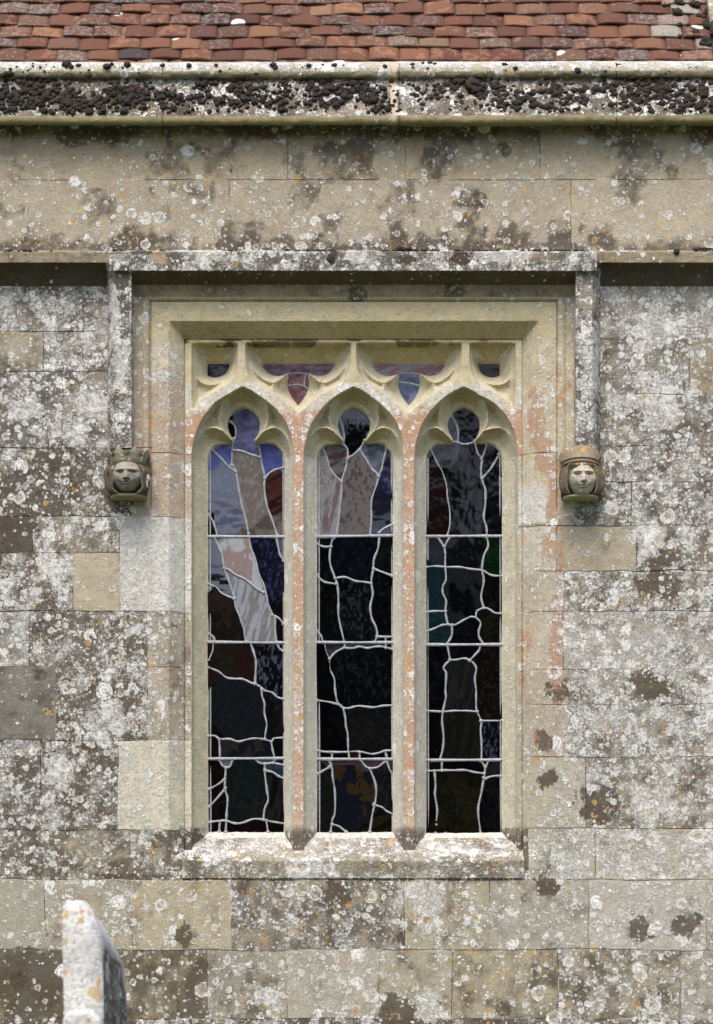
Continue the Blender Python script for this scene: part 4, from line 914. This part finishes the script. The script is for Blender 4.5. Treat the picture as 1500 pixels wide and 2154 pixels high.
L3s = [(975, 890, (20, 21, 32), (42, 46, 66), 6), (951, 908, (72, 78, 92), (40, 44, 54), 4), (918, 1050, (32, 16, 16), (20, 12, 12), 0), (980, 1030, (10, 11, 16), (36, 38, 46), 2), (1037, 950, (60, 54, 66), (16, 16, 20), 4), (1040, 1060, (8, 8, 10), (14, 16, 22), 0),
       (1040, 1170, (12, 40, 20), (10, 26, 14), 0), (915, 1240, (20, 42, 46), (30, 50, 54), 1), (934, 1135, (50, 52, 66), (40, 42, 50), 0), (975, 1170, (14, 15, 20), (26, 28, 26), 3), (975, 1250, (8, 9, 13), (30, 32, 36), 4), (1035, 1320, (16, 18, 14), (26, 26, 18), 6),
       (967, 1440, (22, 26, 30), (34, 34, 32), 2), (1030, 1440, (16, 12, 10), (34, 30, 22), 3), (965, 1560, (22, 23, 20), (30, 30, 26), 2), (1035, 1560, (12, 13, 18), (60, 66, 88), 3), (965, 1680, (28, 26, 16), (18, 18, 12), 4), (1035, 1690, (8, 8, 18), (18, 18, 16), 0), (1040, 1615, (20, 26, 38), (30, 34, 36), 0), (912, 1610, (24, 12, 12), (14, 10, 10), 0)]
L3l = [[(950, 876), (959.7, 891), (964, 910), (962.7, 930)], [(947, 929), (959.7, 929.5), (974, 934), (987, 933), (999, 928)], [(906, 944), (918.7, 970.5), (930, 989.6), (939, 1016), (942, 1045), (946.5, 1074.7), (946.5, 1104), (941, 1127)],
       [(1000, 932), (1005, 954), (1014, 964.7), (1012, 986.7), (1014, 1008.7), (1021, 1030.7), (1021, 1060), (1018, 1089), (1024, 1111), (1024, 1127)], [(1024, 934), (1018, 954), (1013, 965)], [(1050, 956), (1031.6, 986.7), (1014, 1006)],
       [(921, 1130), (934, 1149)], [(946, 1130), (936, 1149), (937, 1166), (936.5, 1191), (938, 1219), (931.6, 1233), (931.6, 1248.6), (938.6, 1264), (937, 1286), (942, 1313)], [(896, 1192.6), (915, 1191), (937, 1192.6), (968, 1193), (989, 1196.8), (1013, 1199.6), (1024, 1205), (1036.6, 1210.8), (1056, 1211.5)],
       [(1024, 1130), (1027, 1149), (1018, 1169), (1014, 1197), (1017.7, 1222), (1012, 1255.6), (1018, 1279)], [(896, 1288), (912, 1285.7), (938, 1285.7)], [(896, 1328), (912, 1322.8), (930, 1315), (942.8, 1314.4), (956.8, 1314.4), (975, 1304.6), (990, 1297.6), (1000, 1297.6), (1004, 1285), (1018, 1279), (1028, 1281), (1041, 1289), (1056, 1290.6)],
       [(950.5, 1315), (951, 1334), (945.6, 1346.6), (938, 1356)], [(1000, 1298), (1011, 1310), (1007, 1328), (1008.6, 1342), (1019, 1356)], [(941, 1357), (947, 1388)], [(1010, 1357), (1007, 1369), (988, 1389)],
       [(947, 1388), (961, 1387.6), (975, 1385), (989, 1389), (1001.6, 1404), (999, 1427), (1001.6, 1452), (1001.6, 1473), (1003, 1495), (1012, 1516), (1011, 1539), (1013, 1564), (1013, 1599)], [(947, 1388), (933, 1404), (938.6, 1417), (937, 1452), (938, 1466), (933, 1491), (930, 1515), (933, 1547), (931.6, 1575), (925, 1599)],
       [(896, 1495.4), (931.6, 1496.8), (954, 1495.4), (979, 1495.4), (1004, 1497)], [(1012, 1516), (1056, 1516)], [(929.5, 1599), (929.5, 1621)], [(897, 1622), (929, 1620.5), (954, 1620.5), (979, 1620), (996, 1624), (1018, 1627)], [(1010, 1600), (1020, 1614), (1018, 1638)], [(1028, 1600), (1021, 1614)],
       [(1018, 1636), (1013, 1666), (1006, 1701), (1008.6, 1736), (1011, 1752)], [(1019, 1639), (1035, 1633), (1056, 1631.7)], [(914, 1622), (916, 1652), (915, 1673), (920, 1705), (917, 1736), (916, 1752)], [(918, 1734.6), (929, 1740), (937, 1752)]]
BARS = [[(1128.5, 1129), (1351, 1352), (1596.5, 1595)], [(1129, 1126.5), (1351.5, 1351.5), (1597, 1597)], [(1128, 1127.5), (1356.5, 1356), (1599.5, 1598.5)]]
spec = [('left', 436, 601, 858, L1s, L1l), ('middle', 665, 829, 858, L2s, L2l), ('right', 894, 1057, 858, L3s, L3l)]
for i, (nm, xa, xb, ya, sds, lds) in enumerate(spec):
    bars = [[(xa, b[0]), (xb, b[1])] for b in BARS[i]]
    border = [[(xa + 6.5, 950), (xa + 6.5, 1350), (xa + 7.5, 1755)], [(xb - 5.5, 950), (xb - 4.5, 1350), (xb - 3.5, 1755)]]
    glass('stained_glass', (xa, ya, xb, 1756), sds, lds + bars, DEF1, 'dark stained glass of the %s light' % nm, seed=i + 1)
    came('lead_came', lds, .0066, .0055, window, seed=i)['label'] = 'wandering pale lead lines of the %s light' % nm
    came('edge_lead', border, .0048, .003, window, blobs=False)
    for b in bars: came('glazing_bar', [[b[0], ((b[0][0] + b[1][0]) / 2, (b[0][1] + b[1][1]) / 2), b[1]]], .0088, .0085, window, blobs=False)
MAU = ((118, 98, 110), (98, 76, 88), 0)
glass('stained_glass', (434, 762, 488, 797), [(460, 780, (52, 58, 66), (26, 28, 34), 4)], [], DEF1, 'small dark pane at the left end of the tracery', seed=11)
def tl(dx, s1, s2, lab, sd_):
    sh = lambda L: [(x + dx, y) for x, y in L]
    lds = [sh([(600, 788), (614, 785), (628, 784.5), (642, 785.5), (658, 788)])]
    lds2 = [sh([(606, 811), (620, 809), (632, 809), (642, 813.5), (656, 822)]), sh([(644, 786), (641, 798), (640, 811)])] if dx == 0 else [sh([(606, 803), (630, 806), (656, 812)])]
    glass('stained_glass', (550 + dx, 762, 710 + dx, 858), [(628 + dx, 775) + s1, (628 + dx, 835) + s2], lds, DEF1, lab, seed=sd_)
    came('lead_came', lds + lds2, .0055, .004, window, seed=sd_, blobs=False)
tl(0, MAU, ((112, 80, 90), (98, 64, 74), 0), 'mauve and wine red tracery pane between left and middle arches', 12)
tl(231, ((124, 84, 96), (128, 124, 132), 6), ((104, 114, 142), (78, 88, 118), 4), 'pink streaked and blue tracery pane between middle and right arches', 13)
glass('stained_glass', (1000, 762, 1056, 797), [(1030, 780, (20, 18, 24), (46, 34, 38), 2)], [], DEF1, 'small dark pane at the right end of the tracery', seed=14)

# ------------------------------------------------------------ carved heads that stop the hood mould
def head(kind, pxc, label):
    king = kind == 'king'
    root = empty('carved_head'); P(root); root['label'] = label
    def obj(name, V, F, base, mask, lab=None):
        o = mesh_obj(name, np.array(V), F, M_CARVED, None, True, base, mask); o.parent = root
        return o
    y0 = -.118; c = np.array(U(pxc + (0 if king else 1), 1002 if king else 1007, y0)); a, b, dp = (.084, .087, .084) if king else (.078, .098, .086)
    nu, nv_ = 64, 64; V = []; F = []
    for j in range(nv_ + 1):
        ph = math.pi * j / nv_
        for i in range(nu):
            th = 2 * math.pi * i / nu
            x, y, z = math.sin(ph) * math.cos(th), math.sin(ph) * math.sin(th), math.cos(ph)
            x = math.copysign(abs(x) ** .92, x)
            X_, Z_ = x, z
            X_ = x * (1 - .26 * max(0, -z - .1) ** 1.2)
            fr = max(0, -y) ** .5; g = lambda cx, cz, sx, sz: math.exp(-((X_ - cx) / sx) ** 2 - ((Z_ - cz) / sz) ** 2)
            d = 0
            for s_ in (-1, 1):
                d -= .22 * g(s_ * .40, .13, .19, .09); d += .15 * g(s_ * .40, .06, .13, .055); d += .12 * g(s_ * .40, .30, .26, .05)
                d -= .06 * g(s_ * .40, .135, .14, .018); d += .05 * g(s_ * .5, -.25, .22, .22); d += .08 * g(s_ * .12, -.24, .06, .05)
                d -= .05 * g(s_ * .40, .015, .13, .02)
            nz = np.clip((.30 - Z_) / .52, 0, 1)
            d += (.10 + .22 * nz) * math.exp(-(X_ / (.085 + .05 * nz)) ** 2) * (1 if -.27 < Z_ < .34 else math.exp(-((Z_ + .27 if Z_ < 0 else Z_ - .34) / .03) ** 2))
            d -= .10 * g(0, -.33, .13, .025)
            d += .13 * g(0, -.42, .24, .045) - .22 * g(0, -.475, .26, .022) + .14 * g(0, -.535, .19, .040) - .06 * g(0, -.63, .2, .04) + .11 * g(0, -.80, .24, .13)
            d += (float(vnoise(X_ * 6 + 9, Z_ * 6 + 3, 8)) - .5) * .07
            V.append(c + np.array([X_ * a, y * dp - d * fr * .125, Z_ * b]))
    for j in range(nv_):
        for i in range(nu): A_ = j * nu + i; B_ = j * nu + (i + 1) % nu; F.append((A_, A_ + nu, B_ + nu, B_))
    obj('face', V, np.array(F), (.30, .28, .24) if king else (.48, .44, .36), (.03, .30, 0, .10) if king else (.05, .05, 0, .28))
    # back block joining the head to the wall
    Vb = []; Fb = []; n_ = 20; h0, h1 = (948, 1046) if king else (950, 1047)
    hwd = (.112, .118, .108, .100) if king else (.108, .112, .112, .108)
    lev = [h0, lerp(h0, h1, .35), lerp(h0, h1, .8), h1]
    for k, py in enumerate(lev):
        for i in range(n_ + 1):
            t = math.pi * i / n_; x = -math.cos(t) * hwd[k]; y = -math.sin(t) ** .55 * (.125 if k < 3 else .10)
            p = np.array(U(pxc, py, -.08)); Vb.append((p[0] + x, y + .01, p[2]))
    for k in range(3):
        for i in range(n_): q = k * (n_ + 1) + i; Fb.append((q, q + 1, q + n_ + 2, q + n_ + 1))
    Fb.append(tuple(range(3 * (n_ + 1), 4 * (n_ + 1)))); Fb.append(tuple(range(n_, -1, -1)))
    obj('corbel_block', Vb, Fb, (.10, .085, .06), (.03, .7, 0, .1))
    # chin slab
    Vs_ = []; Fs_ = []; z0, z1 = (1038, 1047) if king else (1040, 1048)
    for k, (py, m_) in enumerate(((z0, .92), (z0 + 3, 1.0), (z1 - 3, 1.0), (z1, .93))):
        for i in range(n_ + 1):
            t = math.pi * i / n_; p = np.array(U(pxc, py, -.12)); Vs_.append((p[0] - math.cos(t) * .100 * m_, -math.sin(t) ** .6 * .150 * m_, p[2]))
    for k in range(3):
        for i in range(n_): q = k * (n_ + 1) + i; Fs_.append((q, q + 1, q + n_ + 2, q + n_ + 1))
    Fs_.append(tuple(range(3 * (n_ + 1), 4 * (n_ + 1)))); Fs_.append(tuple(range(n_, -1, -1)))
    obj('neck_slab', Vs_, Fs_, (.30, .25, .14) if king else (.36, .31, .19), (.03, .35, 0, .15))
    # crown
    Vc = []; Fc = []; n_ = 64; lv = []
    zc = lambda py: py2z(py, -.12)
    cx = U(pxc + (0 if king else -1), 960, -.12)[0]
    if king: lv = [(977.5, .092, .158), (976, .098, .166), (966, .101, .172), (958, .106, .176), (None, .118, .186), (None, .110, .178), (962, .088, .150)]
    else: lv = [(974, .096, .168), (973, .104, .176), (970.5, .104, .176), (970, .099, .170), (966, .099, .170), (965.5, .105, .176), (963, .105, .176), (962.5, .100, .170), (None, .116, .184), (None, .106, .172), (955, .09, .15)]
    for (py, ra, rb) in lv:
        for i in range(n_ + 1):
            t = math.pi * i / n_; ex = .62
            x = -math.cos(t); y = -math.sin(t) ** ex
            if king:
                pt = abs(((i / n_ * 4 + .0) % 1) - .5) * 2       # crown points
                top = 942 + 17 * pt ** 1.3 * (-1) + 16
                topy = 959 - 17 * (1 - abs(((i / n_ * 4) % 1) * 2 - 1)) ** .9 if True else 0
                q_ = py if py is not None else topy
            else:
                q_ = py if py is not None else 949 - 9 * (1 - abs(x)) ** .8
                if py is None: q_ += 0
            bulge = 0
            if not king and py in (966, 970): bulge = .003 * (i % 3 == 0)
            Vc.append((cx + x * ra, y * (rb + bulge), py2z(q_, -.12) + (0 if king else -.010 * abs(x) ** 2)))
    for k in range(len(lv) - 1):
        for i in range(n_): q = k * (n_ + 1) + i; Fc.append((q, q + n_ + 1, q + n_ + 2, q + 1))
    obj('crown', Vc, Fc, (.33, .30, .22) if king else (.30, .25, .17), (.12, .45, 0, .55) if king else (.10, .40, 0, .9))
    Vl = []; Fl = []; k0 = len(lv) - 1
    # hair: rows of carved locks
    Vh = []; Fh = []; n0 = 0; r = np.random.default_rng(3 if king else 4)
    def lock(pts, rad):
        nonlocal n0
        P_ = np.array(pts); m = 9; ts = np.linspace(0, 1, 12); C = []
        for t in ts:
            f = t * (len(P_) - 1); i = min(int(f), len(P_) - 2); C.append(P_[i] * (1 - (f - i)) + P_[i + 1] * (f - i))
        C = np.array(C); C[1:-1] = (C[:-2] + 2 * C[1:-1] + C[2:]) / 4
        T = np.gradient(C, axis=0); T /= np.linalg.norm(T, axis=1)[:, None]
        for q, (p, t) in enumerate(zip(C, T)):
            u = np.cross(t, (0, 1, 0)); u /= np.linalg.norm(u) + 1e-9; v = np.cross(t, u)
            rr = rad * (.55 + .6 * math.sin(math.pi * (.12 + .80 * q / 11)))
            for s_ in range(m): an = 2 * math.pi * s_ / m; Vh.append(p + u * math.cos(an) * rr + v * math.sin(an) * rr)
        for q in range(11):
            for s_ in range(m): A_ = n0 + q * m + s_; B_ = n0 + q * m + (s_ + 1) % m; Fh.append((A_, B_, B_ + m, A_ + m))
        n0 += len(C) * m
    for s_ in (-1, 1):
        for k in range(4 if king else 5):
            f = k / (3 if king else 4)
            if king:   # waves sweeping out then curling
                xo = s_ * lerp(33, 45, f); dpth = lerp(-.150, -.070, f)
                pts = [U(pxc + s_ * lerp(24, 38, f), 978, dpth), U(pxc + xo + s_ * 2, 988 + 4 * f, dpth - .012), U(pxc + xo + s_ * (4 if f > .4 else -3), 1002, dpth + .004), U(pxc + xo - s_ * 3, 1014, dpth - .008), U(pxc + xo + s_ * 2, 1024, dpth), U(pxc + xo - s_ * 6, 1034, dpth - .006), U(pxc + xo - s_ * 14, 1038, dpth)]
                lock(pts, .0082)
            else:
                xo = s_ * lerp(31, 45, f); dpth = lerp(-.150, -.065, f)
                pts = [U(pxc + s_ * lerp(22, 38, f), 974, dpth), U(pxc + xo, 992, dpth - .006), U(pxc + xo + s_ * 1.5, 1012, dpth - .002), U(pxc + xo + s_ * .5, 1028, dpth - .004), U(pxc + xo - s_ * 5, 1038, dpth)]
                lock(pts, .0062)
    if not king:
        for k in range(5):
            for s_ in (-1, 1): lock([U(pxc + s_ * (3 + k * 5), 974, -.185), U(pxc + s_ * (8 + k * 5), 977 + k, -.183 + k * .003), U(pxc + s_ * (20 + k * 2), 984 + k * 1.5, -.165)], .005)
    Vh = np.array(Vh); Fh = np.array(Fh); mid = Vh[Fh].mean(1)[:, 0]
    for s_ in (-1, 1):
        f_ = Fh[(mid - U(pxc, 0, -.12)[0]) * s_ > 0]; u_, inv_ = np.unique(f_, return_inverse=True)
        obj('hair', Vh[u_], inv_.reshape(f_.shape), (.17, .145, .10) if king else (.22, .185, .125), (.06, .6, 0, .15) if king else (.03, .5, 0, .45))
head('king', 268, 'weathered stone head with a pointed open crown and wavy hair')
head('queen', 1224, 'pale smooth stone face with a tall banded crown and straight hair')

# ------------------------------------------------------------ headstone in the foreground, seen edge-on
def headstone():
    out = [(-6.84, GZ - .05), (-6.84, -.315), (-6.805, -.305), (-6.80, -.06), (-6.79, -.012), (-6.765, .008), (-6.72, .006), (-6.66, -.008), (-6.58, -.028), (-6.48, -.045), (-6.34, -.062), (-6.22, -.092), (-6.13, -.14), (-6.07, -.21), (-6.02, -.30), (-6.00, -.42), (-5.995, -.7), (-5.995, GZ - .05)]
    pts = []
    for i in range(len(out)):
        a, b = out[i], out[(i + 1) % len(out)]; L = math.hypot(b[0] - a[0], b[1] - a[1]); n = max(1, int(L / .02))
        for k in range(n): pts.append((lerp(a[0], b[0], k / n), lerp(a[1], b[1], k / n)))
    pts = np.array(pts); c = np.array([-6.45, -.9]); N_ = len(pts)
    xL = U(130, 1960, -6.8)[0]; xR = U(213, 1960, -6.8)[0]; V = []
    dirs = c - pts; dirs /= np.linalg.norm(dirs, axis=1)[:, None]
    layers = [(xL, .016), (xL + .012, .003), (xL + .03, 0), (xL + .06, 0), (xR - .035, 0), (xR - .012, .020), (xR, .045), (xR, .09), (xR, .16), (xR + .004, .26)]
    for li, (x, ins) in enumerate(layers):
        for i in range(N_):
            nz_ = (float(vnoise(pts[i, 0] * 9 + li * .3, pts[i, 1] * 9, 4)) - .5) * .020
            p = pts[i] + dirs[i] * (ins + nz_)
            if p[1] > -.20 and x > xL + .062: p = p - np.array([0, (x - xL - .062) * 1.15 * min(1, (p[1] + .20) / .12)])
            V.append((x + (nz_ if li > 6 else 0) + (pts[i, 1]) * -.022, p[0], p[1]))
    F = []
    for l in range(len(layers) - 1):
        for i in range(N_): a = l * N_ + i; b = l * N_ + (i + 1) % N_; F.append((a, b, b + N_, a + N_))
    F.append(tuple(range(N_ - 1, -1, -1))); F.append(tuple((len(layers) - 1) * N_ + i for i in range(N_)))
    V = np.array(V); base = np.zeros((len(V), 3)); mask = np.zeros((len(V), 4))
    edge = (np.arange(len(V)) // N_) < 7
    base[:] = (.36, .29, .23); mask[:] = (.60, .75, .35, .2)
    base[edge] = (.76, .76, .75); mask[edge] = (.6, .06, 0, .75)
    o = mesh_obj('headstone', V, F, M_HEADSTONE, None, True, base, mask)
    try: o.data.set_sharp_from_angle(angle=R(50))
    except Exception: pass
    tag(o, 'tall pale headstone seen edge on, blotched with orange lichen, in front of the wall', 'headstone')
M_HEADSTONE = stone_material('headstone_stone', bump=.8, disc_scale=1.3, big_orange=True)
headstone()
